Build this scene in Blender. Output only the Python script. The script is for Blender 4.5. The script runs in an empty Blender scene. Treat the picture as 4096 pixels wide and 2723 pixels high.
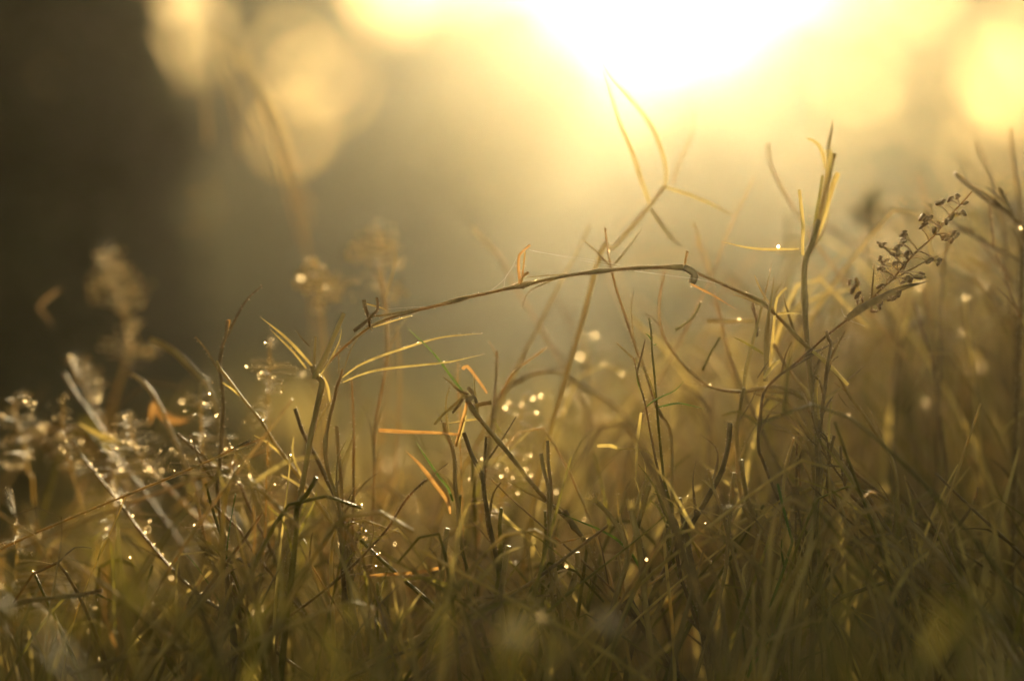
import bpy, math, random
from mathutils import Vector, Matrix, noise
random.seed(7)
R = math.radians
S = bpy.context.scene
COL = S.collection

# ------------------------------------------------------------------ camera, sky, sun, exposure
CAM_H, FOC, LENS, SENSOR = 0.13, 0.70, 100.0, 36.0
SUN_EL, SUN_AZ = 7.0, 3.1          # degrees above the horizon / to the right of the camera axis
cd = bpy.data.cameras.new('camera'); cam = bpy.data.objects.new('camera', cd); COL.objects.link(cam)
cam.location = (0, 0, CAM_H); cam.rotation_euler = (R(90), 0, 0)
cd.lens = LENS; cd.sensor_width = SENSOR; cd.clip_start = 0.02; cd.clip_end = 1000
cd.dof.use_dof = True; cd.dof.focus_distance = FOC; cd.dof.aperture_fstop = 3.8
S.camera = cam
W = bpy.data.worlds.new('World'); S.world = W; W.use_nodes = True
nt = W.node_tree; nt.nodes.clear()
sky = nt.nodes.new('ShaderNodeTexSky'); sky.sky_type = 'NISHITA'; sky.sun_disc = False
sky.sun_elevation = R(SUN_EL); sky.sun_rotation = R(SUN_AZ)
sky.air_density = 0.8; sky.dust_density = 0.6; sky.ozone_density = 0.5
bg = nt.nodes.new('ShaderNodeBackground'); bg.inputs['Strength'].default_value = 0.10
wo = nt.nodes.new('ShaderNodeOutputWorld')
tint = nt.nodes.new('ShaderNodeMix'); tint.data_type = 'RGBA'; tint.blend_type = 'MULTIPLY'; tint.inputs[0].default_value = 1
tint.inputs[7].default_value = (1, .84, .50, 1)     # hazy golden air of the early morning
nt.links.new(sky.outputs[0], tint.inputs[6]); nt.links.new(tint.outputs[2], bg.inputs[0]); nt.links.new(bg.outputs[0], wo.inputs[0])
sd = bpy.data.lights.new('sun', 'SUN'); sun = bpy.data.objects.new('sun', sd); COL.objects.link(sun)
sd.energy = 5.0; sd.angle = R(0.5); sd.color = (1.0, 0.78, 0.44)
sdir = Vector((math.sin(R(SUN_AZ))*math.cos(R(SUN_EL)), math.cos(R(SUN_AZ))*math.cos(R(SUN_EL)), math.sin(R(SUN_EL))))
sun.rotation_euler = sdir.to_track_quat('Z', 'Y').to_euler(); sun.location = (2, 20, 6)
S.view_settings.view_transform = 'Standard'; S.view_settings.look = 'None'
S.view_settings.gamma = 1.0; S.view_settings.exposure = 0.95
S.render.engine = 'CYCLES'
cy = S.cycles
cy.max_bounces = 7; cy.diffuse_bounces = 3; cy.glossy_bounces = 2; cy.transmission_bounces = 5; cy.volume_bounces = 0
cy.sample_clamp_indirect = 4.0; cy.caustics_reflective = False; cy.caustics_refractive = False
HAZE_DENSITY, HAZE_G = 0.0029, 0.875

# ------------------------------------------------------------------ helpers
TILE = {'A': (0, 0), 'B': (1300, 0), 'C': (2696, 0), 'D': (0, 900), 'E': (1300, 900), 'F': (2696, 900),
        'G': (0, 1723), 'H': (1300, 1723), 'I': (2696, 1723)}
K = 1400/2195.0
MM = 0.36*FOC*K/4096      # metres per traced unit at the focus distance
def src(t, x, y):
    if t == 'V': return x*1.7364, y*1.7364
    o = TILE[t]; return o[0]+x*K, o[1]+y*K
def at(t, x, y, d):
    """point seen at (x, y), d centimetres behind (+) or before (-) the sharp distance"""
    X, Y = src(t, x, y); D = FOC+d/100.0
    return Vector(((X/4096-.5)*.36*D, D, CAM_H-(Y-1361.5)/4096*.36*D))
def spline(P, step=0.0016, maxn=160):
    if len(P) == 2: P = [P[0], P[0].lerp(P[1], .5), P[1]]
    Q = [P[0]*2-P[1]]+P+[P[-1]*2-P[-2]]
    out = []
    for i in range(1, len(Q)-2):
        a, b, c, d = Q[i-1:i+3]
        n = max(2, min(maxn//max(1, len(P)-1)+2, int((c-b).length/step)))
        for k in range(n):
            t = k/n
            out.append(.5*((2*b)+(c-a)*t+(2*a-5*b+4*c-d)*t*t+(3*b-a-3*c+d)*t**3))
    out.append(P[-1].copy())
    return out
class MB:
    def __init__(s): s.v = []; s.f = []; s.m = []
    def add(s, vs, fs, m=0):
        o = len(s.v); s.v += [tuple(v) for v in vs]; s.f += [tuple(i+o for i in f) for f in fs]; s.m += [m]*len(fs)
    def tube(s, pts, rad, n=6, m=0, flat=1.0):
        L = len(pts); t0 = (pts[1]-pts[0]).normalized()
        u = t0.cross(Vector((.3, .9, .2))).normalized(); vs = []; prev = t0
        for i, p in enumerate(pts):
            t = (pts[min(i+1, L-1)]-pts[max(i-1, 0)])
            if t.length < 1e-9: t = prev
            t = t.normalized(); u = (u-t*u.dot(t))
            u = u.normalized() if u.length > 1e-6 else t.orthogonal().normalized()
            w = t.cross(u); prev = t
            for k in range(n):
                a = 2*math.pi*k/n
                vs.append(p+(u*math.cos(a)+w*math.sin(a)*flat)*rad[i])
        fs = [(i*n+k, i*n+(k+1) % n, (i+1)*n+(k+1) % n, (i+1)*n+k) for i in range(L-1) for k in range(n)]
        fs += [tuple(range(n-1, -1, -1)), tuple((L-1)*n+k for k in range(n))]
        s.add(vs, fs, m)
    def ribbon(s, pts, wid, m=0, face=0.5, fold=.35, curl=0.0):
        """a leaf blade: a sheet folded along its midrib; face 1 shows its breadth to -Y, 0 its edge"""
        L = len(pts); vs = []
        for i, p in enumerate(pts):
            t = (pts[min(i+1, L-1)]-pts[max(i-1, 0)]).normalized()
            side = t.cross(Vector((0, 1, 0)))
            side = side.normalized() if side.length > 1e-4 else Vector((1, 0, 0))
            up = side.cross(t)
            a = math.acos(max(-1, min(1, face)))+curl*i/L
            q = side*math.cos(a)+up*math.sin(a); r = q.cross(t)
            vs += [p-q*wid[i]+r*wid[i]*fold, p-q*wid[i]*.5+r*wid[i]*fold*.3, p, p+q*wid[i]*.5+r*wid[i]*fold*.3, p+q*wid[i]+r*wid[i]*fold]
        fs = [(i*5+k, i*5+k+1, i*5+k+6, i*5+k+5) for i in range(L-1) for k in range(4)]
        s.add(vs, fs, m)
    def blob(s, c, axis, rl, rw, n=6, rings=5, m=0):
        """a pointed spikelet or drop"""
        axis = axis.normalized(); u = axis.orthogonal().normalized(); w = axis.cross(u); vs = [c-axis*rl]
        for i in range(1, rings):
            a = math.pi*i/rings; 
            for k in range(n):
                b = 2*math.pi*k/n
                vs.append(c-axis*rl*math.cos(a)+(u*math.cos(b)+w*math.sin(b))*rw*math.sin(a))
        vs.append(c+axis*rl); e = len(vs)-1
        fs = [(0, 1+(k+1) % n, 1+k) for k in range(n)]
        fs += [(1+i*n+k, 1+i*n+(k+1) % n, 1+(i+1)*n+(k+1) % n, 1+(i+1)*n+k) for i in range(rings-2) for k in range(n)]
        fs += [(e, 1+(rings-2)*n+k, 1+(rings-2)*n+(k+1) % n) for k in range(n)]
        s.add(vs, fs, m)
    def drop(s, c, r, m=0):
        """a dew drop: a clear domed bead, open where it sits"""
        vs = [c+Vector((0, r, 0))]; n = 8
        for i in range(1, 4):
            a = math.pi*.5*i/3
            for k in range(n):
                b = 2*math.pi*k/n; vs.append(c+Vector((math.cos(b)*math.sin(a), math.cos(a), math.sin(b)*math.sin(a)*1.1))*r)
        fs = [(0, 1+k, 1+(k+1) % n) for k in range(n)]+[(1+i*n+k, 1+(i+1)*n+k, 1+(i+1)*n+(k+1) % n, 1+i*n+(k+1) % n) for i in range(2) for k in range(n)]
        s.add(vs, fs, m)
    def hairs(s, pts, rad, per_mm=1.2, ln=.0007, m=0):
        for i in range(len(pts)-1):
            seg = pts[i+1]-pts[i]; L = seg.length*1000*per_mm; k = int(L)+(random.random() < L % 1)
            for _ in range(k):
                t = seg.normalized(); o = Vector((random.gauss(0, 1), random.gauss(0, .6), random.gauss(0, 1)))
                o = (o-t*o.dot(t))
                if o.length < 1e-3: continue
                o.normalize(); b = pts[i]+seg*random.random()+o*rad[i]*.9
                tip = b+(o+t*random.uniform(-.5, .5)).normalized()*ln*random.uniform(.4, 1.3)
                w = t*.00006
                w2 = t.cross(o)*.00006
                s.add([b-w, b+w, tip, b-w2, b+w2], [(0, 1, 2), (3, 4, 2)], m)
    def build(s, name, mats, parent=None):
        base = Vector((0, 0, 0))
        if not parent and name not in ('ground', 'grass', 'grass_litter', 'haze'):
            base = Vector(min(s.v, key=lambda v: v[2]))
            s.v = [(v[0]-base.x, v[1]-base.y, v[2]-base.z) for v in s.v]
        me = bpy.data.meshes.new(name); me.from_pydata(s.v, [], s.f)
        for m in (mats if isinstance(mats, (list, tuple)) else [mats]): me.materials.append(m)
        me.polygons.foreach_set('material_index', s.m); me.polygons.foreach_set('use_smooth', [True]*len(s.f))
        me.update(); o = bpy.data.objects.new(name, me); o.location = base; COL.objects.link(o)
        if parent:
            o.parent = parent
            o.matrix_parent_inverse = Matrix.Translation(-parent.location)
        return o
def tag(o, label=None, cat=None, group=None, kind=None):
    if label: o['label'] = label
    if cat: o['category'] = cat
    if group: o['group'] = group
    if kind: o['kind'] = kind
    return o
def empty(name, loc):
    o = bpy.data.objects.new(name, None); o.location = loc; o.empty_display_size = .01; COL.objects.link(o); return o

# ------------------------------------------------------------------ materials
def material(name, c1, c2, scale=200, rough=.5, trans=.0, tcol=None, spec=.3, bump=0.0, stretch=(1, 1, 1), coat=0.0, vary=.35, sss=0):
    m = bpy.data.materials.new(name); m.use_nodes = True; n = m.node_tree; n.nodes.clear()
    N = n.nodes.new; Lk = n.links.new
    out = N('ShaderNodeOutputMaterial'); p = N('ShaderNodeBsdfPrincipled')
    tc = N('ShaderNodeTexCoord'); mp = N('ShaderNodeMapping'); mp.inputs['Scale'].default_value = stretch
    no = N('ShaderNodeTexNoise'); no.inputs['Scale'].default_value = scale; no.inputs['Detail'].default_value = 5
    no.inputs['Roughness'].default_value = .65
    Lk(tc.outputs['Object'], mp.inputs[0]); Lk(mp.outputs[0], no.inputs['Vector'])
    cr = N('ShaderNodeValToRGB'); cr.color_ramp.elements[0].position = .32; cr.color_ramp.elements[1].position = .68
    cr.color_ramp.elements[0].color = (*c1, 1); cr.color_ramp.elements[1].color = (*c2, 1)
    Lk(no.outputs[0], cr.inputs[0])
    geo = N('ShaderNodeNewGeometry'); mr = N('ShaderNodeMapRange')
    mr.inputs['To Min'].default_value = 1-vary; mr.inputs['To Max'].default_value = 1+vary
    Lk(geo.outputs['Random Per Island'], mr.inputs['Value'])
    mx = N('ShaderNodeVectorMath'); mx.operation = 'SCALE'
    Lk(cr.outputs[0], mx.inputs[0]); Lk(mr.outputs[0], mx.inputs['Scale'])
    Lk(mx.outputs[0], p.inputs['Base Color'])
    p.inputs['Roughness'].default_value = rough; p.inputs['Specular IOR Level'].default_value = spec
    if coat: p.inputs['Coat Weight'].default_value = coat; p.inputs['Coat Roughness'].default_value = .12
    if bump:
        b = N('ShaderNodeBump'); b.inputs['Strength'].default_value = bump; b.inputs['Distance'].default_value = .0004 if scale > 50 else .03
        Lk(no.outputs[0], b.inputs['Height']); Lk(b.outputs[0], p.inputs['Normal'])
    if sss:
        p.inputs['Subsurface Weight'].default_value = sss; p.inputs['Subsurface Radius'].default_value = (1, .78, .4); p.inputs['Subsurface Scale'].default_value = .0016
    sh = p.outputs[0]
    if trans:
        tr = N('ShaderNodeBsdfTranslucent'); ms = N('ShaderNodeMixShader'); ms.inputs[0].default_value = trans
        if tcol:
            mt = N('ShaderNodeMix'); mt.data_type = 'RGBA'; mt.blend_type = 'MULTIPLY'; mt.inputs[0].default_value = 1
            mt.inputs[7].default_value = (*tcol, 1); Lk(mx.outputs[0], mt.inputs[6]); Lk(mt.outputs[2], tr.inputs[0])
        else: Lk(mx.outputs[0], tr.inputs[0])
        Lk(p.outputs[0], ms.inputs[1]); Lk(tr.outputs[0], ms.inputs[2]); sh = ms.outputs[0]
    Lk(sh, out.inputs[0])
    return m
M = {
 'straw': material('dry_straw', (.20, .13, .034), (.44, .32, .095), 260, .5, .1, bump=.5, stretch=(1, 1, .25), sss=.8),
 'blade': material('dry_blade', (.36, .25, .06), (.62, .48, .15), 240, .48, .55, bump=.4, stretch=(1, 1, .3)),
 'orange': material('rust_blade', (.30, .14, .03), (.54, .30, .085), 200, .45, .6, bump=.4),
 'green': material('green_blade', (.06, .11, .012), (.14, .20, .025), 200, .38, .5, bump=.3),
 'olive': material('olive_grass', (.13, .11, .015), (.27, .22, .04), 200, .45, .55, bump=.3),
 'dark': material('dark_straw', (.105, .068, .018), (.26, .17, .05), 260, .5, .1, bump=.5, sss=.7),
 'husk': material('seed_husk', (.28, .18, .08), (.5, .36, .19), 900, .45, .5, sss=.5),
 'husk_brown': material('ripe_husk', (.18, .11, .045), (.38, .25, .11), 900, .45, .35, sss=.4),
 'fluff': material('pale_fluff', (.6, .48, .25), (.8, .66, .38), 900, .45, .7),
 'fuzz': material('plant_hair', (.55, .42, .24), (.75, .6, .4), 100, .4, .5),
 'dew': material('dew_drop', (.5, .5, .45), (.6, .6, .55), 50, .16, .3, spec=1.0),
 'silk': material('spider_silk', (.7, .65, .5), (.85, .8, .65), 50, .25, .4, spec=1.0),
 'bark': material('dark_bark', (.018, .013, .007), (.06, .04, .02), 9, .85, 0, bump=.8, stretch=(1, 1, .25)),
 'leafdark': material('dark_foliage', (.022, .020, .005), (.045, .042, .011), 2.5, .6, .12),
 'leaf': material('tree_foliage', (.05, .055, .014), (.11, .10, .03), 2.0, .55, .3),
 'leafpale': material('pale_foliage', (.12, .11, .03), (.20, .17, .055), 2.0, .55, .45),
 'soil': material('meadow_soil', (.035, .024, .010), (.11, .075, .03), 14, 1.0, 0, bump=.6, spec=.05),
}
def dew_material():
    m = bpy.data.materials.new('dew_drop'); m.use_nodes = True; n = m.node_tree; n.nodes.clear()
    o = n.nodes.new('ShaderNodeOutputMaterial'); r = n.nodes.new('ShaderNodeBsdfRefraction')
    r.inputs['Roughness'].default_value = .8; r.inputs['IOR'].default_value = 1.33; r.inputs['Color'].default_value = (.78, .63, .40, 1)
    n.links.new(r.outputs[0], o.inputs[0]); return m
M['dew'] = dew_material()
STALK = 'dry grass stalks standing in the meadow'

# ------------------------------------------------------------------ the setting: ground, trees, shrubs
def ground():
    mb = MB(); xs = [-12, -10, -6, -3.5, -2, -1.2, -.7, -.4, -.2, 0, .2, .4, .7, 1.2, 2, 3.5, 6, 10, 12]
    ys = [-3, -1, -.3, 0, .2, .35, .5, .6, .7, .8, .9, 1.05, 1.2, 1.4, 1.7, 2.1, 2.6, 3.3, 4.2, 5.5, 7, 8, 10, 12, 14, 16]
    vs = [Vector((x, y, -.004+.012*noise.noise((x*3, y*3, 1))+(.05*noise.noise((x*.4, y*.4, 2)) if y > 2 else 0)+max(0, y-12)*.11)) for y in ys for x in xs]
    n = len(xs)
    mb.add(vs, [(j*n+i, j*n+i+1, (j+1)*n+i+1, (j+1)*n+i) for j in range(len(ys)-1) for i in range(n-1)])
    tag(mb.build('ground', M['soil']), kind='structure')
ground()
def leaf_clump(mb, c, r, n, size, m=0):
    for _ in range(n):
        d = Vector((random.gauss(0, 1), random.gauss(0, 1), random.gauss(0, 1))).normalized()*random.random()**.45
        p = c+Vector((d.x*r[0], d.y*r[1], d.z*r[2]))
        if p.z < .03: continue
        a = Vector((random.gauss(0, 1), random.gauss(0, 1), random.gauss(0, .7)-.4)).normalized()
        b = a.orthogonal().normalized(); b.rotate(Matrix.Rotation(random.random()*6.28, 3, a)); s = size*random.uniform(.6, 1.3)
        g = a.cross(b)*s*.12
        mb.add([p-a*s*.5, p+b*s*.24-g, p+a*s*.5, p-b*s*.24-g], [(0, 1, 2), (0, 2, 3)], m)
def far(x, y, D):     # a point of the background at view position (x, y), D metres away
    X, Y = src('V', x, y); return Vector(((X/4096-.5)*.36*D, D, CAM_H-(Y-1361.5)/4096*.36*D))
def tree(name, label, cat, base, trunk_r, height, clumps, leafmat, size, lean=(0, 0), limbs=True, group=None):
    t = tag(empty(name, base), label, cat, group)
    mb = MB(); H = height; P = [base+Vector((lean[0]*k*k, lean[1]*k*k, H*k)) for k in (-.02, 0, .08, .3, .6, 1)]
    pts = spline(P, .1, 60)
    mb.tube(pts, [trunk_r*(1.25-.95*((p.z-base.z)/H)**.7 if p.z > base.z else 1.35)*(1+.12*noise.noise(p*3)) for p in pts], 14)
    for c, r, n in clumps[::1 if limbs else 3]:
        s = base+Vector((0, 0, max(.05, min(H*.9, c.z*.55))))
        s = min(pts, key=lambda q: abs(q.z-s.z))
        if not limbs: continue
        q = spline([s, s.lerp(c, .5)+Vector((0, 0, .1*(c-s).length)), c], .1, 24)
        mb.tube(q, [trunk_r*.3*(1-.85*i/len(q)) for i in range(len(q))], 6)
    mb.build('trunk', M['bark'], t)
    lb = MB()
    for c, r, n in clumps:
        leaf_clump(lb, c, r, n, size)
    lb.build('crown', M[leafmat], t)
    return t
def clump_list(lst, D, dens, spread=.5):
    out = []
    for x, y, rv, *mult in lst:
        dd = D+random.uniform(-spread, spread)
        c = far(x, y, dd); r = rv*1.7364/4096*.36*dd
        out.append((c, (r, r*1.1, r), int(dens*rv*(mult[0] if mult else 1))))
    return out
# the black mass at the left: a thick near trunk with dark leaves about it
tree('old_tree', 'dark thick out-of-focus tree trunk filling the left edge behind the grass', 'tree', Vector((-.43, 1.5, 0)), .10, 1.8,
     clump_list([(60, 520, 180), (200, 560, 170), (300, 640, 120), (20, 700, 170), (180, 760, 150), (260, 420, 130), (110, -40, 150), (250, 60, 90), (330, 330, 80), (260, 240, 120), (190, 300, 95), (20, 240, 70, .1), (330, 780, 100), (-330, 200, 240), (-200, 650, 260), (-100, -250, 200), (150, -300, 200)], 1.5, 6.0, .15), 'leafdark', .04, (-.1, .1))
tree('broad_bush', 'broad hazy brown bush left of the bright glow, sky gaps near its top', 'bush', Vector((-.75, 7.6, 0)), .10, 2.2,
     clump_list([(460, 500, 130), (520, 660, 150), (640, 600, 130), (760, 620, 150), (880, 620, 140), (980, 680, 120), (420, 700, 120), (450, 330, 110), (480, 190, 80), (540, 130, 60), (600, 450, 130), (760, 480, 140), (880, 500, 110), (850, 360, 120), (860, 240, 90), (620, 30, 80), (780, 60, 100), (860, 120, 80), (960, 520, 120), (940, 400, 80), (560, 210, 50), (700, 420, 100), (780, 330, 70), (400, 200, 70), (400, 60, 75, .13), (470, 40, 70, .13), (530, 20, 60, .2), (650, 140, 70, .12), (710, 210, 80, .13), (740, 290, 70, .2), (660, 230, 50, .12), (600, 740, 90), (700, 720, 100), (820, 720, 100), (540, 760, 80), (900, 730, 80), (600, -150, 160), (450, -150, 120), (760, -120, 110), (1040, 660, 80), (560, 300, 70)], 7.6, 2.6, .7), 'leaf', .08)
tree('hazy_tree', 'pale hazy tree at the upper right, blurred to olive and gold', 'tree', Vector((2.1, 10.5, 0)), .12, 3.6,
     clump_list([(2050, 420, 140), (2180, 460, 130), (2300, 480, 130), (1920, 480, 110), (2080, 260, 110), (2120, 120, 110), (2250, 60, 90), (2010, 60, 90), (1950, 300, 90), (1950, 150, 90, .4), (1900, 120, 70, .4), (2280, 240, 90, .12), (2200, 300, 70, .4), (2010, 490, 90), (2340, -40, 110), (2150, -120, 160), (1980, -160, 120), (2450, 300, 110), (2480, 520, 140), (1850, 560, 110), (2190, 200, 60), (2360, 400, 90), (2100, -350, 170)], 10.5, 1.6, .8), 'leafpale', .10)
tree('sky_dimming_tree', 'thin pale tree added across the central glow to dim the sky, open around the sun', 'tree', Vector((-.35, 14.2, 0)), .07, 3.2,  # leaf screen added to dim the bright sky, gap left for the sunbeam
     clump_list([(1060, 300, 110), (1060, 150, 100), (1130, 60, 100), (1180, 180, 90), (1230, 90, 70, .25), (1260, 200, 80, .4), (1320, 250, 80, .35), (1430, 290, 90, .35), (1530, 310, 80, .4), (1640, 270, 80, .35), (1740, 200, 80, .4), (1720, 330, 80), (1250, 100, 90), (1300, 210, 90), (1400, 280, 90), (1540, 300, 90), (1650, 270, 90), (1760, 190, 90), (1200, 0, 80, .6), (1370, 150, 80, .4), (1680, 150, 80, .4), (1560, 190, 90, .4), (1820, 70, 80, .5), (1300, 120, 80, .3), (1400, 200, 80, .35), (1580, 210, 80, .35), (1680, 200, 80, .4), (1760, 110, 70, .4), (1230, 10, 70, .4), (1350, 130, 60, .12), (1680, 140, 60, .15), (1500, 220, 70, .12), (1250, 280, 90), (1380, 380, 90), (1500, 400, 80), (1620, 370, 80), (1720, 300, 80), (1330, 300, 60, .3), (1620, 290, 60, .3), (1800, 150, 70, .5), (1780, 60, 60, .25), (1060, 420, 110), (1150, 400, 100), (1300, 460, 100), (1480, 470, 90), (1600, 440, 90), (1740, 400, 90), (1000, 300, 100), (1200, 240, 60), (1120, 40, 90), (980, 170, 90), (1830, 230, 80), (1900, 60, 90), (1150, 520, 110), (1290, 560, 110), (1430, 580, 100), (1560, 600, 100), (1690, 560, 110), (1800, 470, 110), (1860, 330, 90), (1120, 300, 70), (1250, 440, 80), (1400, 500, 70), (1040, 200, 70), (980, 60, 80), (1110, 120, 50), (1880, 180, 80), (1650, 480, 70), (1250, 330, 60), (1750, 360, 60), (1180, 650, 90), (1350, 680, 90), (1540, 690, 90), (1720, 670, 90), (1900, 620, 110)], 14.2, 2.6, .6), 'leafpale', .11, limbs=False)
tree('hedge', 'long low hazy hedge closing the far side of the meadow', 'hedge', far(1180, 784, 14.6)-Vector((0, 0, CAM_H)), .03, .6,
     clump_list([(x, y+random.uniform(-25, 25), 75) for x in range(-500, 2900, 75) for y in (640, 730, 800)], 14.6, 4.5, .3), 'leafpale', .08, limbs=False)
tree('darkening_shrub', 'low dark shrub added at the foot of the dark tree to darken behind the grass', 'shrub', far(150, 784, 2.7)-Vector((0, 0, CAM_H)), .012, .25,  # added to darken the bright field showing behind the left grass
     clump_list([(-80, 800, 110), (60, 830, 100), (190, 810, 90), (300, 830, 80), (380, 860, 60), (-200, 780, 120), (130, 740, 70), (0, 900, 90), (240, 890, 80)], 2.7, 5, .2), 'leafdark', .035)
for lab, xs_, y0_, D_ in (('dark bush added close behind the dewy left grass to darken its background', (-250, 680), 870, 1.4), ('dark bush added behind the lower right grass to darken its background', (1850, 2650), 900, 1.5)):  # both added as dark backing, to lower the brightness between the stalks
    tree('darkening_bush', lab, 'bush', far(sum(xs_)/2, 784, D_)-Vector((0, 0, CAM_H)), .006, .1,
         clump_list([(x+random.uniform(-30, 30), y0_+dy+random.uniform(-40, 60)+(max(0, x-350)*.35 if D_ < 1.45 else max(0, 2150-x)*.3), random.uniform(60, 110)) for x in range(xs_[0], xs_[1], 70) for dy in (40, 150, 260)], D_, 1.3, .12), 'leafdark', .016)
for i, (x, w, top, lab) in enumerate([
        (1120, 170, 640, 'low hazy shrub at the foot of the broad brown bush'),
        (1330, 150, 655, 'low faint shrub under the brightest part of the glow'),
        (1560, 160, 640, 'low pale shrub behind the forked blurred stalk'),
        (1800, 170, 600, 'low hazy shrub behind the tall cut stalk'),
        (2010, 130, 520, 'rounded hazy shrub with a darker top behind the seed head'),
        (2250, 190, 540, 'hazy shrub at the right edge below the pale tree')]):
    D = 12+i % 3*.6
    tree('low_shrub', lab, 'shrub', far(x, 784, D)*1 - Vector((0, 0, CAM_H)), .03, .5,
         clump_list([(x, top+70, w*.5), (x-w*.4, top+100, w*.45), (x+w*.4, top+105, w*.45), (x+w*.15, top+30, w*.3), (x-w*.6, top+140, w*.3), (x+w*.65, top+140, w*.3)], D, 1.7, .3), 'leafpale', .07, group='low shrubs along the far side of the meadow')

# ------------------------------------------------------------------ grass, traced plant by plant
def radii(L, w0, w1, node=(), wob=.10, tip=.0):
    out = []; s = random.random()*50
    for i in range(L):
        t = i/(L-1); r = (w0+(w1-w0)*t)
        for a, amp in node: r *= 1+1.6*amp*math.exp(-((t-a)/.012)**2)
        r *= 1+wob*noise.noise((s+i*.35, s, 0))
        if tip and t > 1-tip: r *= max(.12, ((1-t)/tip)**.6)
        out.append(r)
    return out
def world(t, pts, d):
    if not isinstance(d, (tuple, list)): d = (d, d)
    full = [p if isinstance(p[0], str) else (t, *p) for p in pts]; ln = [0]
    i = 2
    while i < len(full):      # a point of the next tile that would double back is dropped
        a, b, c = (Vector(src(*q)) for q in full[i-2:i+1])
        if full[i][0] != full[i-1][0] and (c-b).dot(b-a) < 0: full.pop(i)
        else: i += 1
    S2 = [src(*p) for p in full]
    for a, b in zip(S2, S2[1:]): ln.append(ln[-1]+math.hypot(b[0]-a[0], b[1]-a[1]))
    return [at(*p, d[0]+(d[1]-d[0])*l/max(1e-6, ln[-1])) for p, l in zip(full, ln)]
def rooted(P):
    """lengthen a stalk, given from its top down, into the soil"""
    a = P[-1]; t = (a-P[-2]).normalized()
    if a.z <= .004: return P
    t.z = min(t.z, -.35); t.normalize(); L = a.z/max(.35, -t.z)
    q = a+t*L*.45; q.z = max(q.z, a.z*.35)
    return P+[q, Vector((q.x+t.x*.008, q.y+t.y*.01, -.006))]
class Plant:
    def __init__(s, name, label, cat='grass stalk', group=STALK):
        s.a = (name, label, cat, group); s.parts = []
    def stem(s, t, pts, d=0, w=(14, 10), mat='straw', root=True, node=(), hair=None, name='stem', dew=0, sides=8):
        """pts from the top down; w = breadth (traced units) at the top and at the foot"""
        P = world(t, pts, d); P = rooted(P) if root else P
        dd = d if not isinstance(d, (tuple, list)) else sum(d)/2
        q = spline(P); mb = MB(); r = radii(len(q), w[0]*MM/2, w[1]*MM/2, node)
        mb.tube(q, r, sides)
        if hair is None: hair = 0 if abs(dd) > 4 else 1.5
        if hair: mb.hairs(q, r, hair, .0006, 1)
        if abs(dd) < 3 and name == 'culm':      # torn sheath flaps and bud scales along the stalk
            ln = sum((b-a).length for a, b in zip(q, q[1:]))
            for _ in range(int(ln/.022)):
                i = random.randrange(2, len(q)-3); tt = (q[i]-q[i+2]).normalized(); o = Vector((random.choice((-1, 1)), random.uniform(-.7, .7), random.uniform(-.2, .4)))
                l = random.uniform(.003, .011); a = q[i]; b = a+(tt+o*random.uniform(.1, .7)).normalized()*l
                c = b+(tt+o*random.uniform(.2, 1.3)).normalized()*l*.6
                z = spline([a, b, c], .0015); mb.ribbon(z, [max(r[i]*.9, .0003)*(1-.85*(k/len(z))**1.5) for k in range(len(z))], 0, random.uniform(.5, 1), .5, random.gauss(0, .5))
                mb.hairs(z, [.0003]*len(z), 1.2, .0004, 1)
        s.parts.append((name, mb, [M[mat], M['fuzz']]))
        if dew: s.dew(q, r, dew)
        return s
    def leaf(s, t, pts, d=0, w=14, mat='blade', face=.6, shape='blade', hair=.5, dew=0, name='leaf', curl=.3, fold=.35, base=.6):
        """pts from the attached end out to the tip"""
        face = max(face, .78)
        q = spline(world(t, pts, d)); L = len(q); wd = []
        for i in range(L):
            u = i/(L-1)
            k = (base+(1-base)*min(1, u*4))*(1-u**3*.92) if shape == 'blade' else (.75+.25*min(1, u*3)) if shape == 'cut' else (base+(1-base)*u**1.2)
            wd.append(w*MM/2*k*(1+.12*noise.noise((i*.3, w, u))))
        mb = MB(); mb.ribbon(q, wd, 0, face, fold, curl)
        if hair: mb.hairs(q, wd, hair, .0004, 1)
        s.parts.append((name, mb, [M[mat], M['fuzz']]))
        if dew: s.dew(q, [x*.6 for x in wd], dew)
        return s
    def dew(s, q, r, n):
        mb = MB()
        for _ in range(n):
            i = random.randrange(len(q)); rr = (3e-5+9e-5*random.random()**2.5)*(1 if abs(q[0].y-FOC) < .02 else 1.6)
            o = Vector((random.gauss(0, .5), random.gauss(0, .5), random.choice((1, 1, -1)))).normalized()
            mb.drop(q[i]+o*(r[i]+rr*.5), rr)
        s.parts.append(('dew', mb, [M['dew']]))
        return s
    def seeds(s, t, lst, d=0, size=(22, 9), axis=(.5, .6), name='spikelet', sp=.6, mat='husk', stalkto=None):
        for it in lst:
            x, y = it[:2]
            c = at(t, x, y, d+random.uniform(-sp, sp)); a = Vector((axis[0]+random.gauss(0, .5), random.gauss(0, .4), axis[1]+random.gauss(0, .4)))
            k = random.uniform(.75, 1.25)
            mb = MB(); mb.blob(c, a, size[0]*MM/2*k, size[1]*MM/2*k, 7, 7)
            mb.blob(c+a.normalized()*size[0]*MM*.12*k+Vector((size[1]*MM*.22, 0, 0)), a+Vector((.25, .1, 0)), size[0]*MM*.42*k, size[1]*MM*.3*k, 6, 6)
            an = a.normalized(); mb.hairs([c-an*size[0]*MM*.4, c, c+an*size[0]*MM*.5], [size[1]*MM*.4]*3, 7, .0005, 1)
            if stalkto:
                j = min(stalkto, key=lambda p: (p-c).length+(.5*(p.z-c.z) if p.z > c.z else 0))
                q = spline([j, j.lerp(c, .55)+Vector((0, 0, .0002)), c-an*size[0]*MM*.4]); mb.tube(q, [.00012]*len(q), 5)
            s.parts.append((name, mb, [M[mat], M['fuzz']]))
        return s
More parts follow.
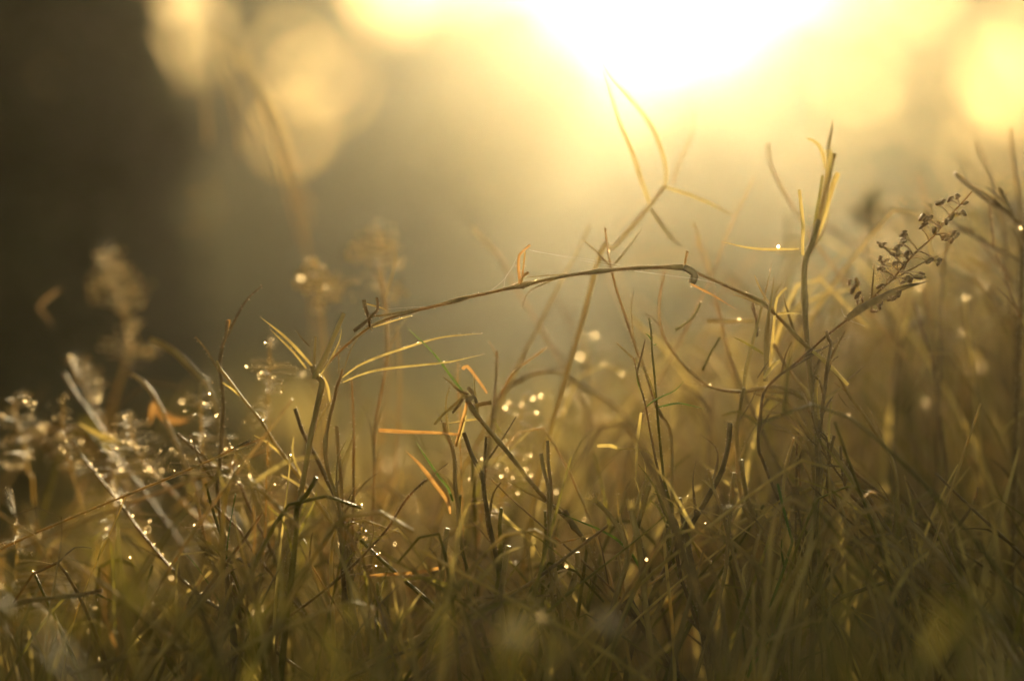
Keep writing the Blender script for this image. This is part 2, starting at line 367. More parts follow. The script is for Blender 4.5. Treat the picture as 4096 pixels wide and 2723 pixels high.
    def done(s):
        name, label, cat, group = s.a
        if len(s.parts) == 1:
            n, mb, mt = s.parts[0]; o = mb.build(name, mt); return tag(o, label, cat, group)
        n, mb, mt = s.parts[0]; p = min((Vector(v) for v in mb.v), key=lambda v: v.z)
        o = tag(empty(name, p), label, cat, group)
        for n, mb, mt in s.parts:
            c = mb.build(n, mt, o)
            if n == 'dew': c['kind'] = 'stuff'
        return o
# ---- the sharp plants
arch_t = [('E',0,895),('E',60,820),('E',150,740),('E',270,648),('E',380,592),('E',500,552),('E',620,524),('E',760,490),('E',890,455),('E',1040,422),('E',1190,388),('E',1400,340),('E',1540,315),('E',1670,296),('E',1820,280),('E',2000,268),('E',2195,264),('F',100,272),('F',140,300),('F',250,345),('F',400,412),('F',540,478),('F',600,528),('F',680,602),('F',750,680),('F',820,748),('F',960,862),('F',1050,972),('F',1100,1072),('F',1170,1160),('F',1240,1262),('F',1330,1410),('I',1240,10),('I',1300,90),('I',1365,175),('I',1400,330),('I',1400,450),('I',1425,640)]
Plant('arching_stalk', 'long straw stalk arching across the middle with broken stubs', 'grass stalk').stem('E', arch_t, (0, .8), (17, 26), root=True, node=((.12,.5),(.185,.55),(.26,.75),(.355,.5),(.405,.25),(.45,.6),(.56,.4),(.62,.3)), hair=.5, dew=60, name='culm') \
  .leaf('E', [(1218,375),(1216,330),(1210,260),(1214,195),(1235,165),(1285,122)], 0, 24, 'orange', .7, 'cut', name='broken_sheath') \
  .stem('E', [(1255,168),(1246,240),(1240,300),(1232,360),(1205,385)], 0, (9,16), root=False, name='stub') \
  .stem('E', [(1278,298),(1250,315),(1215,350)], 0, (22,14), root=False, name='stub') \
  .stem('E', [(245,470),(252,520),(275,585),(282,640)], 0, (30,14), 'dark', root=False, name='stub') \
  .stem('E', [(325,455),(330,530),(300,560),(240,620),(180,665)], 0, (18,26), 'dark', root=False, name='stub') \
  .leaf('E', [(250,490),(310,505),(355,518),(392,538)], 0, 14, 'blade', .5, name='leaf') \
  .leaf('E', [(300,640),(400,608),(480,585),(545,568)], -.1, 14, 'blade', .8, dew=10, name='split_sheath') \
  .stem('F', [(84,165),(75,205),(66,250),(60,270)], .2, (18,14), root=False, name='stub') \
  .stem('F', [(60,265),(110,290),(128,320),(110,365)], .2, (40,56), 'dark', root=False, name='knot', dew=12, hair=3) \
  .leaf('F', [(105,365),(180,405),(250,440),(330,490),(392,530)], .2, 20, 'orange', .7, name='dead_leaf') \
  .leaf('F', [(870,790),(930,835),(1010,910),(1095,1000)], .3, 30, 'blade', .9, 'cut', name='peeling_sheath', dew=8) \
  .leaf('F', [(1030,1055),(1085,1135),(1135,1150)], .5, 12, 'dark', .6).leaf('F', [(1085,970),(1140,930),(1208,868)], .6, 13, 'dark', .4).done()
Plant('grass_tuft', 'tan tuft of stiff cut leaves at the left foot of the arching stalk', 'grass tuft') \
  .stem('D', [(1960,880),('E',-60,940),('V',742,880),('V',732,930),('V',715,1010),('V',700,1100)], .3, (40,26), name='culm') \
  .leaf('D', [(1960,960),(2020,850),(2085,700),(2150,550)], 0, 50, 'straw', .55, 'cut') \
  .leaf('D', [(1965,940),(1968,820),(1975,700)], .3, 26, 'straw', .5, 'cut') \
  .leaf('D', [(1960,890),(1880,800),(1770,690),(1630,575)], .6, 28, 'blade', .55) \
  .leaf('D', [(1920,900),(1840,800),(1760,720),(1690,650)], .9, 20, 'blade', .5) \
  .leaf('D', [(1940,760),(1890,710),(1850,650)], .4, 15, 'dark', .5) \
  .leaf('D', [(2000,950),(2060,860),(2130,720),(2140,640)], -.3, 16, 'blade', .4).done()
Plant('grass_tuft', 'straw plant left of centre with two long narrow leaves reaching right', 'grass tuft') \
  .stem('E', [(110,900),(100,945),(75,1010),(60,1080),(20,1250),(0,1400),('H',20,260),('H',90,480),('H',110,700),('H',140,900)], 0, (20,46), name='culm', node=((.2,.3),), dew=20) \
  .leaf('E', [(108,955),(200,885),(330,825),(500,768),(700,708),(850,688),(985,680)], (0,.3), 24, 'blade', .6, base=.5, dew=9, hair=1.6) \
  .leaf('E', [(112,985),(200,945),(320,908),(520,882),(750,860),(880,835),(1000,808)], (0,-.2), 22, 'blade', .55, base=.5, dew=7, hair=1.6) \
  .leaf('E', [(85,930),(85,800),(95,680)], .1, 12, 'straw', .3).leaf('E', [(120,900),(160,780),(230,670)], .2, 12, 'straw', .4) \
  .leaf('E', [(30,1110),(10,1000),(-20,930)], .4, 26, 'blade', .5).done()
Plant('grass_stalk', 'slanting stalk running down right from the spiky central knot, with one green leaf', 'grass stalk') \
  .stem('E', [(878,1055),(900,1110),(950,1190),(1050,1310),(1150,1430),(1250,1560),('H',1250,262),('H',1350,390),('H',1470,505),('H',1600,645),('H',1700,840),('H',1760,980)], (-.2,.5), (30,24), node=((.05,.3),(.13,.2),(.5,.3)), name='culm', dew=24) \
  .leaf('E', [(862,1045),(835,1010),(780,940),(700,830),(610,735),(550,680),(515,642)], (-.2,.2), 22, 'green', .7, dew=14, base=.8) \
  .leaf('E', [(900,1060),(850,1045),(800,1012)], -.3, 30, 'dark', .6).leaf('E', [(880,1100),(930,1070),(890,1022)], -.3, 40, 'dark', .7, 'cut') \
  .leaf('E', [(900,1080),(940,1080),(955,1115)], -.4, 34, 'dark', .7, 'cut') \
  .leaf('E', [(872,1070),(810,1130),(740,1190),(688,1252)], -.3, 24, 'straw', .7, 'cut').leaf('E', [(866,1090),(835,1140),(800,1180)], -.4, 26, 'dark', .7, 'cut') \
  .leaf('E', [(892,1110),(870,1210),(840,1320),(822,1390)], -.3, 28, 'orange', .5, 'cut') \
  .leaf('E', [(955,1218),(880,1228),(745,1246)], -.2, 18, 'blade', .5).stem('E', [(1000,1322),(1040,1330)], 0, (8,14), root=False, name='thorn') \
  .stem('E', [(1045,1110),(990,1120),(920,1130)], .3, (30,20), 'straw', root=False, name='stub').done()
Plant('dry_leaf', 'flat orange dead leaf lying level left of the central knot', 'dead leaf', None) \
  .leaf('E', [(850,1318),(760,1308),(620,1303),(480,1300),(332,1292)], (-.2,-.4), 44, 'orange', .62, 'flare', base=.5, curl=.2).done()
Plant('grass_stalk', 'thick stalk standing under the level orange leaf', 'grass stalk') \
  .stem('E', [(742,1235),(760,1310),(790,1370),(812,1480),('H',808,180),('H',815,330),('H',835,480),('H',850,640),('H',880,850),('H',905,1050)], (.1,.6), (26,44), hair=.6, dew=10, name='culm') \
  .leaf('E', [(745,1262),(720,1210),(695,1160)], .3, 12, 'dark', .5).leaf('H', [(800,440),(770,360),(720,300),(640,180),(568,66)], .1, 26, 'green', .6) \
  .leaf('H', [(785,520),(760,430),(660,300),(580,200),(505,125)], -.5, 46, 'orange', .85, base=.3) .leaf('E', [(815,1380),(850,1310),(880,1190)], .2, 24, 'blade', .5,'cut').done()
Plant('dry_leaf', 'curled orange husk above and right of the central knot', 'dead leaf', None) \
  .leaf('E', [(1015,1055),(985,1010),(940,950),(890,890),(868,908)], .5, 42, 'orange', .7, 'flare', base=.4).done()
Plant('grass_stalk', 'forked pair of dark stems right of the central knot bowing over in a low arch', 'grass stalk') \
  .stem('E', [(2100,1450),(2050,1380),(1950,1270),(1850,1165),(1750,1085),(1640,1022),(1560,970),(1490,922),(1400,915),(1300,935),(1200,985),(1120,1045),(1080,1110),(1062,1190),(1050,1300),(1030,1420),('H',990,280),('H',1000,420),('H',1030,640),('H',1060,840)], (6,2), (24,30), hair=0, node=((.22,.3),(.35,.3)), name='culm') \
  .stem('E', [(1392,765),(1340,805),(1240,875),(1180,925),(1140,990),(1090,1080)], (1.5,1.8), (10,18), root=False, name='side_shoot', dew=10) \
  .leaf('E', [(1060,1220),(1100,1290),(1150,1370)], 2, 14, 'olive', .5).leaf('E', [(1100,1480),(1200,1370),(1330,1250)], 2.2, 14, 'blade', .4).done()
# upright plants right of centre
Plant('grass_stalk', 'fine-tipped upright stalk with a side leaf, crossing the arch', 'grass stalk') \
  .stem('E', [(1757,20),(1768,110),(1785,225),(1800,300),(1835,430),(1880,560),(1920,680),(1960,800),(2005,900),(2060,1080),(2100,1180),(2170,1330),('H',2180,560),('H',2240,800)], (1.4,1.0), (12,36), dew=24, node=((.19,.3),(.36,.3)), name='culm') \
  .leaf('E', [(1810,250),(1870,180),(1930,100),(1995,5)], 1.6, 18, 'straw', .45).done()
Plant('grass_stalk', 'straight thin stalk with small spines standing right of centre', 'grass stalk') \
  .stem('E', [(2030,580),(2045,660),(2052,800),(2072,1000),(2090,1250),(2110,1450),('H',2130,330),('H',2170,500),('I',-50,640),('I',20,880),('I',100,1050),('I',160,1200)], (0,.5), (12,34), 'olive', hair=1.6, dew=16, name='culm') \
  .leaf('E', [(2090,1140),(2150,1125),('F',30,1115),('F',110,1130),('F',200,1155)], 0, 18, 'green', .5, dew=5) \
  .leaf('E', [(2045,720),(2025,690),(2005,680)], 0, 10, 'green', .4).leaf('E', [(2060,750),(2085,745)], 0, 12, 'green', .5).done()
Plant('grass_stalk', 'dark stalk with a thin green leaf standing close beside the spined stalk', 'grass stalk') \
  .stem('E', [(1935,830),(1955,920),(1980,1020),(2010,1130),(2050,1350),(2090,1540),('H',2140,420),('H',2190,660),('I',40,900),('I',100,1080)], (-.2,.2), (10,40), 'dark', dew=10, name='culm') \
  .leaf('E', [(2012,1140),(2060,1100),(2130,1065),(2195,1035),('F',70,968)], 0, 15, 'green', .5).leaf('E', [(2010,1130),(1990,1060),(1962,985),(1940,860)], -.1, 16, 'green', .5).done()
Plant('dry_leaf', 'small paddle-shaped dry leaf on a thin bent stem pointing left', 'dead leaf', None) \
  .leaf('H', [(1835,112),(1800,97),(1760,95),(1706,98)], 0, 30, 'blade', .9, 'cut') \
  .stem('H', [(1830,108),(1870,112),(1960,115),(2020,130),(2060,160),(2090,240)], 0, (10,14), root=False, mat='blade').done()
Plant('dry_leaf', 'narrow dry leaf hanging straight down beside the spined stalk', 'dead leaf', None) \
  .leaf('E', [(1985,1175),(1970,1300),(1958,1400),(1952,1560),('H',1945,360)], -.3, 28, 'blade', .5, base=.8).done()
Plant('grass_stalk', 'tall stout cut stalk with a ragged two-horned top at the right', 'grass stalk') \
  .stem('C', [(905,1380),(880,1470),(862,1540),('F',838,170),('F',818,250),('F',815,350),('F',820,500),('F',828,650),('F',840,800),('F',860,1000),('F',890,1180),('F',900,1400),('F',915,1540),('I',905,330)], (1.7,.2), (36,40), hair=.7, node=((.2,.35),), name='culm', dew=4) \
  .leaf('C', [(868,1540),(900,1400),(935,1250),(960,1100),(968,1000),(962,940)], 1.8, 56, 'blade', .75, 'cut', hair=1.2) \
  .leaf('C', [(880,1500),(930,1370),(965,1240),(1000,1130),(1024,1080)], 1.9, 50, 'blade', .7, 'cut', hair=1.2) \
  .leaf('C', [(890,1420),(930,1260),(970,1100),(990,1000),(1000,960)], 2, 40, 'straw', .8, 'cut', hair=1.6) \
  .leaf('C', [(870,1480),(890,1340),(912,1220),(928,1100)], 1.7, 26, 'olive', .6, 'cut', hair=1.2) \
  .leaf('C', [(960,980),(968,900),(985,830),(994,748)], 2.2, 26, 'straw', .7, hair=1.5).leaf('C', [(945,1060),(935,980),(905,910),(860,878),(825,866)], 2.2, 30, 'blade', .7, hair=1.5) \
  .leaf('F', [(806,190),(803,90),('C',808,1420),('C',794,1300),('C',782,1190)], .6, 30, 'blade', .7, 'cut', name='side_shoot', hair=1.6, base=.5) \
  .leaf('F', [(785,152),(680,155),(560,155),(440,140),(290,103)], (.3,-.3), 24, 'blade', .55, dew=3).done()
mbd = MB(); cdw = at('F', 655, 138, -.12); mbd.drop(cdw, 11*MM); tag(mbd.build('dew_drop', M['dew']), 'single bright dew bead on the level leaf left of the tall cut stalk', 'dew drop')
Plant('grass_tuft', 'tuft of upright pointed blades crossing the arch where it turns down', 'grass tuft') \
  .leaf('F', [(400,1220),(435,1040),(450,900),(500,700),(555,490),(580,380),(615,235)], (.9,.5), 34, 'straw', .45, dew=6, base=.9) \
  .leaf('F', [(570,980),(576,850),(575,720),(590,560),(612,440),(625,320)], .4, 42, 'straw', .5, base=.9) \
  .leaf('F', [(590,940),(612,750),(625,600),(645,455),(705,390)], .5, 24, 'blade', .45, 'cut').leaf('F', [(625,440),(660,390),(682,355)], .6, 10, 'straw', .4) \
  .leaf('F', [(630,560),(700,550),(800,556)], .5, 22, 'blade', .5, hair=1.5).leaf('F', [(560,810),(480,760),(370,700)], .3, 24, 'olive', .5, dew=4) \
  .leaf('F', [(520,960),(560,900),(600,840)], .2, 14, 'dark', .5).leaf('F', [(560,960),(620,880),(665,845)], .2, 28, 'blade', .6, 'cut', hair=2) \
  .stem('F', [(440,1020),(415,1130),(400,1230),(390,1310),(400,1440),('I',405,20),('I',400,260),('I',440,480),('I',540,650),('I',620,760)], (.6,1.2), (26,40), name='culm', hair=.7, dew=6).done()
panp = [('C',1870,1200),('C',1790,1290),('C',1700,1385),('C',1640,1470),('C',1560,1545),('F',1500,185),('F',1440,255),('F',1380,325),('F',1300,400),('F',1235,470),('F',1180,520),('F',1080,598),('F',960,690),('F',870,770),('F',740,885),('F',640,960),('F',560,1060),('F',540,1220),('F',530,1400),('I',560,60),('I',600,300)]
rach = spline(world('F', panp[:10], -.1))
sp_c = [(1680,1270),(1730,1250),(1775,1225),(1545,1370),(1580,1375),(1606,1365),(1550,1425),(1630,1445),(1440,1460),(1430,1522),(1300,1540),(1690,1490),(1770,1475),(1740,1360),(1700,1390),(1655,1410),(1790,1345),(1820,1275),(1715,1500)]
sp_f = [(1300,130),(1290,210),(1290,270),(1310,285),(1440,108),(1370,182),(1402,160),(1390,240),(1462,185),(1440,252),(1350,335),(1430,362),(1520,326),(1290,385),(1380,460),(1250,540),(1290,500),(1545,330),(1480,350),(1400,190),(1330,225),(1410,430),(1660,232),(1600,225)]
Plant('seed_head', 'sharp open seed head with small brown spikelets leaning to the upper right', 'seed head', None) \
  .stem('F', panp, (-.1,.8), (10,26), 'dark', name='culm', hair=.6, node=((.62,.4),)) \
  .leaf('F', [(1080,592),(1120,555),(1200,500),(1300,450),(1400,402),(1500,372),(1604,349)], -.3, 62, 'dark', .85, base=.55, name='sheath_leaf', hair=1.2) \
  .seeds('C', sp_c+[(x+random.uniform(-28,28), y+random.uniform(-24,24)) for x, y in sp_c[::2]], -.1, (48,25), (.4,.7), mat='husk_brown', stalkto=rach).seeds('F', sp_f+[(x+random.uniform(-30,30), y+random.uniform(-24,24)) for x, y in sp_f[::2]], -.1, (48,26), (.5,.5), mat='husk_brown', stalkto=rach) \
  .stem('F', [(1670,235),(1600,222),(1500,200)], -.1, (4,6), root=False, name='branchlet', hair=0).stem('F', [(1590,330),(1500,322),(1400,325)], -.1, (4,6), root=False, name='branchlet', hair=0) \
  .stem('C', [(1815,1350),(1740,1360),(1690,1395)], -.1, (4,6), root=False, name='branchlet', hair=0).done()
Plant('seed_head', 'short stubby fork of brown spikelets left of the sharp seed head', 'seed head', None) \
  .stem('F', [(1145,330),(1160,400),(1172,450),(1200,500)], .5, (5,8), root=False, hair=0, name='branchlet').seeds('F', [(1100,360),(1150,355),(1118,410),(1150,440),(1152,482),(1180,470),(1130,385)], .5, (50,24), (.0,.9), mat='husk_brown').done()
Plant('grass_stalk', 'curved blue-grey stalk hooking under the arch with shiny beads along its top', 'grass stalk') \
  .stem('E', [(2140,240),(2120,330),(2100,450),(2096,560),(2120,690),(2195,810),('F',60,880),('F',130,945),('F',220,1010),('F',310,1036),('F',420,1046),('F',520,1032),('F',620,1014),('F',720,1034),('F',810,1085),('F',860,1180)], (2.6,.7), (10,38), 'straw', hair=1.0, root=True, dew=12, node=((.3,.3),(.55,.4),(.75,.4)), name='culm').leaf('F', [(600,1012),(680,1022),(760,1040),(840,1090)], 1, 30, 'straw', .8).leaf('F', [(420,1045),(540,1018),(730,1018)], 1, 24, 'straw', .5, dew=5) \
  .stem('F', [(500,1050),(600,1080),(720,1120),(780,1200),(840,1300),(900,1390),('I',920,160)], (1,.5), (24,36), root=True, name='culm', hair=.5).done()
Plant('grass_stalk', 'broad tan stalk slanting down right behind the tall cut stalk', 'grass stalk').stem('F', [(610,725),(650,790),(700,880),(760,960),(810,1030),(850,1110),(880,1230),(890,1400)], (1.2,1.6), (22,48), hair=.5).done()
Plant('grass_stalk', 'dark crooked stub stalk with a cut top right of the tall cut stalk', 'grass stalk') \
  .stem('F', [(955,662),(968,715),(986,748),(965,860),(945,1030),(925,1190),(910,1350),(905,1500),('I',915,120)], .1, (22,44), 'dark', hair=.8, dew=10, name='culm') \
  .leaf('F', [(945,1110),(1000,1050),(1050,1020)], .2, 26, 'straw', .6, 'cut').leaf('F', [(910,1220),(890,1080),(900,940)], 0, 22, 'blade', .4, 'cut', hair=2.5).leaf('F', [(885,1170),(880,1080),(885,990)], 0, 14, 'blade', .4, 'cut', hair=2.5) \
  .leaf('F', [(970,1360),(972,1230),(985,1110)], -.2, 18, 'blade', .4, 'cut', hair=3).done()
Plant('grass_stalk', 'dark stalk with two short forked stubs low at the right', 'grass stalk') \
  .stem('F', [(1005,1320),(990,1380),('I',990,20),('I',970,200),('I',965,370),('I',1010,450),('I',1080,570),('I',1170,710),('I',1240,820),('I',1390,960)], (0,.6), (20,30), 'dark', name='culm', node=((.28,.35),(.36,.3)), dew=6).leaf('I', [(860,218),(950,214),(1040,220)], -.2, 18, 'dark', .4, 'cut').leaf('F', [(990,1390),(940,1340),(900,1290)], 0, 16, 'dark', .5).done()
Plant('grass_stalk', 'branching dark stalk with a Y-shaped fork at the lower right', 'grass stalk') \
  .stem('I', [(1045,95),(1050,200),(1070,330),(1110,400),(1220,510),(1290,610),(1350,690),(1390,780),(1430,900),(1450,1050)], (.2,.5), (18,46), 'dark', name='culm', node=((.3,.4),)).stem('I', [(1090,175),(1075,240),(1072,330)], .2, (24,24), 'dark', root=False, name='stub') \
  .stem('I', [(1212,405),(1260,480),(1320,590),(1370,680)], .4, (22,34), 'dark', root=False, name='side_shoot').stem('I', [(1385,410),(1390,520),(1380,640),(1385,760)], .6, (16,34), 'dark', root=False, name='side_shoot').done()
Plant('grass_stalk', 'thin dark stalk with a curved branch near the right edge', 'grass stalk') \
  .stem('I', [(1455,305),(1520,420),(1600,550),(1680,690),(1740,800),(1800,920),(1860,1040)], 1.2, (16,34), 'dark', name='culm', hair=.4).stem('I', [(1905,350),(1880,450),(1810,560),(1740,650),(1725,720),(1735,790)], 1.2, (14,34), 'dark', root=False, name='side_shoot', hair=.4).done()
for k, (pts, d, w, lab, mt) in enumerate([
  ([('I',1430,460),('I',1460,600),('I',1490,750),('I',1470,900),('I',1450,1000)], .4, (28,44), 'short thick dark stalk beside the Y-shaped fork', 'dark'),
  ([('I',30,420),('I',70,600),('I',100,780),('I',150,1000),('I',180,1240)], -.2, (36,48), 'thick dark cut stalk below the spined stalk', 'dark'),
  ([('I',380,260),('I',360,400),('I',345,600),('I',325,860),('I',290,1020),('I',230,1240)], -.4, (26,26), 'pale grey hollow stalk low right of centre', 'straw'),
  ([('I',210,240),('I',250,370),('I',300,500),('I',335,640)], -.4, (20,34), 'grey slanting stalk joining the pale hollow one', 'straw'),
  ([('I',750,50),('I',715,180),('I',690,300),('I',680,460),('I',660,650)], .3, (18,20), 'slim straw leaf-tipped stalk left of the seed head foot', 'straw'),
  ([('I',770,150),('I',785,260),('I',790,330),('I',770,430),('I',790,560)], .6, (12,26), 'thin stalk carrying a torn brown leaf low right', 'dark'),
  ([('I',650,330),('I',685,480),('I',730,650),('I',740,700),('I',700,830)], -.1, (18,20), 'bright green blade standing low right among straw', 'green'),
  ([('I',860,30),('I',870,200),('I',880,420),('I',875,560)], .9, (22,30), 'upright tan stalk under the tall cut stalk', 'straw'),
  ([('I',905,300),('I',910,560),('I',925,800),('I',930,1000)], .5, (14,22), 'rim-lit thin stalk straight below the tall cut stalk', 'blade'),
  ([('I',420,180),('I',450,380),('I',510,560),('I',600,710),('I',680,820)], .8, (30,40), 'wide tan stalk bending right low beside the pale hollow one', 'straw'),
  ([('H',1395,60),('H',1400,200),('H',1412,300),('H',1420,420),('H',1410,600),('H',1440,850)], .0, (22,40), 'cut straw stalk with a square top below centre right', 'straw'),
  ([('H',1355,140),('H',1370,240),('H',1400,360),('H',1405,520)], .0, (26,30), 'shorter cut stalk leaning against the square-topped one', 'straw'),
  ([('H',2035,340),('H',2000,450),('H',1965,580),('H',1950,640)], .0, (30,16), 'slanting split straw below the hanging dry leaf', 'blade'),
  ([('H',2070,340),('H',2110,460),('H',2150,540),('I',10,560),('I',60,760)], -.1, (20,30), 'dark slanting stalk just under the spined stalk', 'dark'),
  ([('H',770,610),('H',745,750),('H',735,880),('H',710,1050),('H',685,1250),('H',620,1540)], -.4, (38,30), 'jointed stalk with a swollen node low at centre', 'straw'),
  ([('H',630,305),('H',560,370),('H',480,470),('H',400,600),('H',300,715),('H',180,840),('H',20,980)], -.3, (14,26), 'spotted brown stalk slanting up to the pale orange leaf', 'dark'),
  ([('H',345,1080),('H',400,1180),('H',440,1290),('H',470,1360)], -.8, (26,18), 'short pale straw leaning left in the lower left grass', 'blade'),
  ([('H',330,950),('H',325,1150),('H',330,1350),('H',320,1540)], -.6, (20,24), 'dark upright stalk under the spotted level straw', 'olive'),
  ([('H',870,1080),('H',700,1270),('H',560,1360),('H',400,1420),('H',250,1500)], -1, (22,26), 'dark straw sloping down left at the bottom', 'dark'),
  ([('H',990,1270),('H',830,1370),('H',700,1450),('H',560,1540)], -1, (20,24), 'second dark straw sloping down left at the bottom below the other', 'dark'),
  ([('H',1105,480),('H',1095,600),('H',1100,740),('H',1085,950),('H',1060,1200)], .2, (24,40), 'stout olive stalk with short side stubs low at centre', 'olive'),
  ([('H',1150,720),('H',1130,830),('H',1110,980),('H',1080,1200)], -.1, (36,40), 'broad cut stalk beside the olive stubbed one', 'straw'),
  ([('H',1010,30),('H',1000,250),('H',1005,440),('H',1030,640),('H',1080,760),('H',1090,900)], .6, (20,34), 'brown stalk passing behind the sparkling seed head', 'dark'),
  ([('H',870,10),('H',920,150),('H',980,270),('H',1000,400),('H',1020,520)], .2, (28,30), 'dark stalk leaning right from under the orange leaf', 'dark'),
  ([('H',850,400),('H',840,520),('H',850,700),('H',900,900),('H',960,1150)], .4, (18,44), 'thick stalk left of the broad cut one at the bottom', 'olive'),
  ([('H',1580,760),('H',1585,830),('H',1560,940),('H',1540,1000)], .3, (40,30), 'short broken straw with a curled top low right of centre', 'straw'),
  ([('H',1500,500),('H',1560,600),('H',1610,660)], .2, (38,26), 'short thick dead stub hanging off the slanting stalk', 'dark'),
  ([('H',1380,500),('H',1385,620),('H',1370,800),('H',1365,980)], 1, (20,50), 'soft dark stalk behind the square-topped one', 'olive'),
  ([('D',1425,598),('D',1420,680),('D',1395,760),('D',1378,870),('D',1392,1000),('D',1398,1120),('D',1388,1350),('D',1372,1560),('G',1360,280),('G',1378,520),('G',1420,760)], (1,1.4), (26,24), 'thin dark stalk with a rusty leaf tip at the left', 'dark'),
  ([('D',1360,850),('D',1385,905),('D',1440,975),('D',1540,1110),('D',1640,1230),('D',1700,1330)], (.8,1.2), (16,36), 'straw slanting down right from the rusty-tipped stalk', 'blade'),
  ([('G',1660,40),('G',1560,80),('G',1470,110),('G',1390,150)], .6, (14,20), 'short pale straw crossing the rusty-tipped stalk', 'straw'),
  ([('D',2110,1260),('D',2120,1400),('D',2135,1560),('G',2140,350),('G',2160,600)], .8, (26,26), 'plain upright straw left of the two long leaves', 'straw'),
  ([('D',1850,1150),('D',1900,1300),('D',1980,1450),('G',2060,330),('G',2130,480),('G',2140,680)], .9, (26,44), 'dark stalk slanting right under the left tuft', 'dark'),
  ([('E',165,960),('E',175,1150),('E',180,1350),('E',178,1560),('H',180,380),('H',175,600)], 1, (18,30), 'smooth upright stalk right of the left plant foot', 'straw'),
  ([('E',340,280),('E',370,430),('E',390,650),('E',385,850),('E',350,1050),('E',315,1250),('E',305,1560),('H',300,450)], (3.2,2), (16,26), 'soft upright stalk rising behind the left end of the arch', 'straw'),
  ([('E',450,620),('E',470,900),('E',460,1200),('E',435,1560),('H',430,280)], 5, (12,22), 'faint thin stalk well behind the two long leaves', 'straw'),
  ([('E',835,860),('E',832,1000),('E',840,1120),('E',845,1300)], 1.6, (10,14), 'thin soft stalk behind the green leaf', 'straw'),
  ([('E',1078,790),('E',1075,900),('E',1070,1000),('E',1060,1100)], 2.4, (18,18), 'short soft stalk above the forked stems', 'straw'),
  ([('E',1660,0),('E',1590,150),('E',1500,320),('E',1420,470),('E',1340,640),('E',1250,800),('E',1180,950)], 4.5, (10,32), 'blurred pinkish straw leaning right behind the arch', 'blade'),
  ([('E',1440,440),('E',1520,580),('E',1580,720),('E',1630,900),('E',1640,1100)], 8, (16,50), 'broad soft dark stalk behind the arch', 'dark'),
  ([('E',920,10),('E',1010,110),('E',1100,200),('E',1160,320)], 7, (14,22), 'faint slanting straw above the arch', 'straw'),
  ([('F',130,0),('F',160,160),('F',210,300),('F',270,480),('F',310,640),('F',350,820),('F',400,950)], 3.2, (8,34), 'soft dark stalk leaning right just past the bend of the arch', 'dark'),
  ([('C',500,1110),('C',440,1240),('C',380,1360),('C',320,1500),('F',250,290),('F',220,360)], 3.6, (8,28), 'soft straw leaning right under the forked blurred stalk', 'straw'),
  ([('C',590,900),('C',600,1000),('C',650,1130),('C',720,1250),('C',790,1380),('F',850,60)], 5, (16,20), 'faint bowed stalk above the level leaf', 'straw'),
  ([('C',130,640),('C',125,760),('C',90,900),('C',40,1000),('B',2180,1150)], 4.6, (8,12), 'very faint thin leaf beside the forked blurred stalk', 'straw'),
  ([('F',1500,470),('F',1540,600),('F',1600,780),('F',1640,950),('F',1660,1150)], 4, (20,36), 'soft dark stalk right of the sharp seed head', 'dark'),
  ([('F',1560,380),('F',1600,560),('F',1640,800),('F',1640,1050)], 5, (14,22), 'fainter soft stalk right of the sharp seed head', 'dark'),
  ([('F',1245,650),('F',1250,850),('F',1250,1050),('F',1250,1250),('I',1255,60)], 9, (20,60), 'wide blurred upright straw behind the seed head foot', 'straw'),
  ([('C',1760,1085),('C',1850,1160),('C',1960,1250),('C',2080,1330),('C',2180,1420)], 3, (24,26), 'soft cut straw slanting down right above the seed head', 'dark'),
  ([('C',1980,1250),('C',1985,1350),('C',2000,1480),('F',2010,150),('F',2070,300),('F',2120,450)], 2.4, (12,16), 'thin soft stalk under the slanting cut straw at the right', 'dark'),
  ([('C',2040,1180),('C',2080,1260),('C',2140,1370),('F',2195,20),('F',2190,160)], 2.8, (26,26), 'soft stalk at the right edge above the cut straw', 'dark'),
  ([('C',1900,880),('C',1930,980),('C',1980,1100),('C',2010,1230),('C',2060,1400),('F',2080,200)], 6, (16,40), 'blurred tapering stalk near the right edge', 'dark'),
  ([('C',2110,800),('C',2120,950),('C',2140,1100),('C',2170,1300),('F',2170,120),('F',2160,500)], 5, (12,70), 'broad dark blurred stalk on the right edge', 'dark'),
  ([('C',1530,1090),('C',1560,1200),('C',1600,1320),('C',1660,1420)], 6, (14,20), 'faint short blurred stalk left of the seed head tip', 'straw'),
  ([('C',1720,1380),('C',1800,1430),('C',1900,1490),('C',1990,1540)], 4, (22,24), 'soft straw crossing behind the seed head to the right', 'dark'),
  ([('C',120,1400),('C',150,1480),('C',170,1560),('F',200,180),('F',240,380)], 4.2, (8,28), 'soft upright straw just right of the bend of the arch', 'straw'),
  ([('F',165,485),('F',130,560),('F',70,620),('F',10,655)], 1.4, (12,20), 'small olive leaf curving up beside the hooked stalk', 'olive'),
  ([('F',290,700),('F',230,800),('F',180,910)], 1.6, (12,16), 'short soft leaf rising from the hooked stalk', 'olive'),
  ([('F',210,600),('F',330,605),('F',500,600)], 3, (16,22), 'soft level straw left of the upright pointed blades', 'blade'),
  ([('F',500,480),('F',495,520),('F',520,600),('F',520,700)], 1, (20,20), 'short dark leaf beside the upright pointed blades', 'dark'),
  ([('F',670,1190),('F',600,1200),('F',540,1230)], 1, (16,24), 'short bright leaf pointing right below the hooked stalk', 'blade'),
  ([('F',350,1240),('F',340,1380),('F',300,1540),('I',280,60),('I',260,330)], .6, (34,36), 'ragged brown stalk below the upright pointed blades', 'dark'),
  ([('F',755,1340),('F',715,1450),('F',690,1560),('I',680,120)], .7, (14,20), 'thin bristly leaf low left of the tall cut stalk', 'blade'),
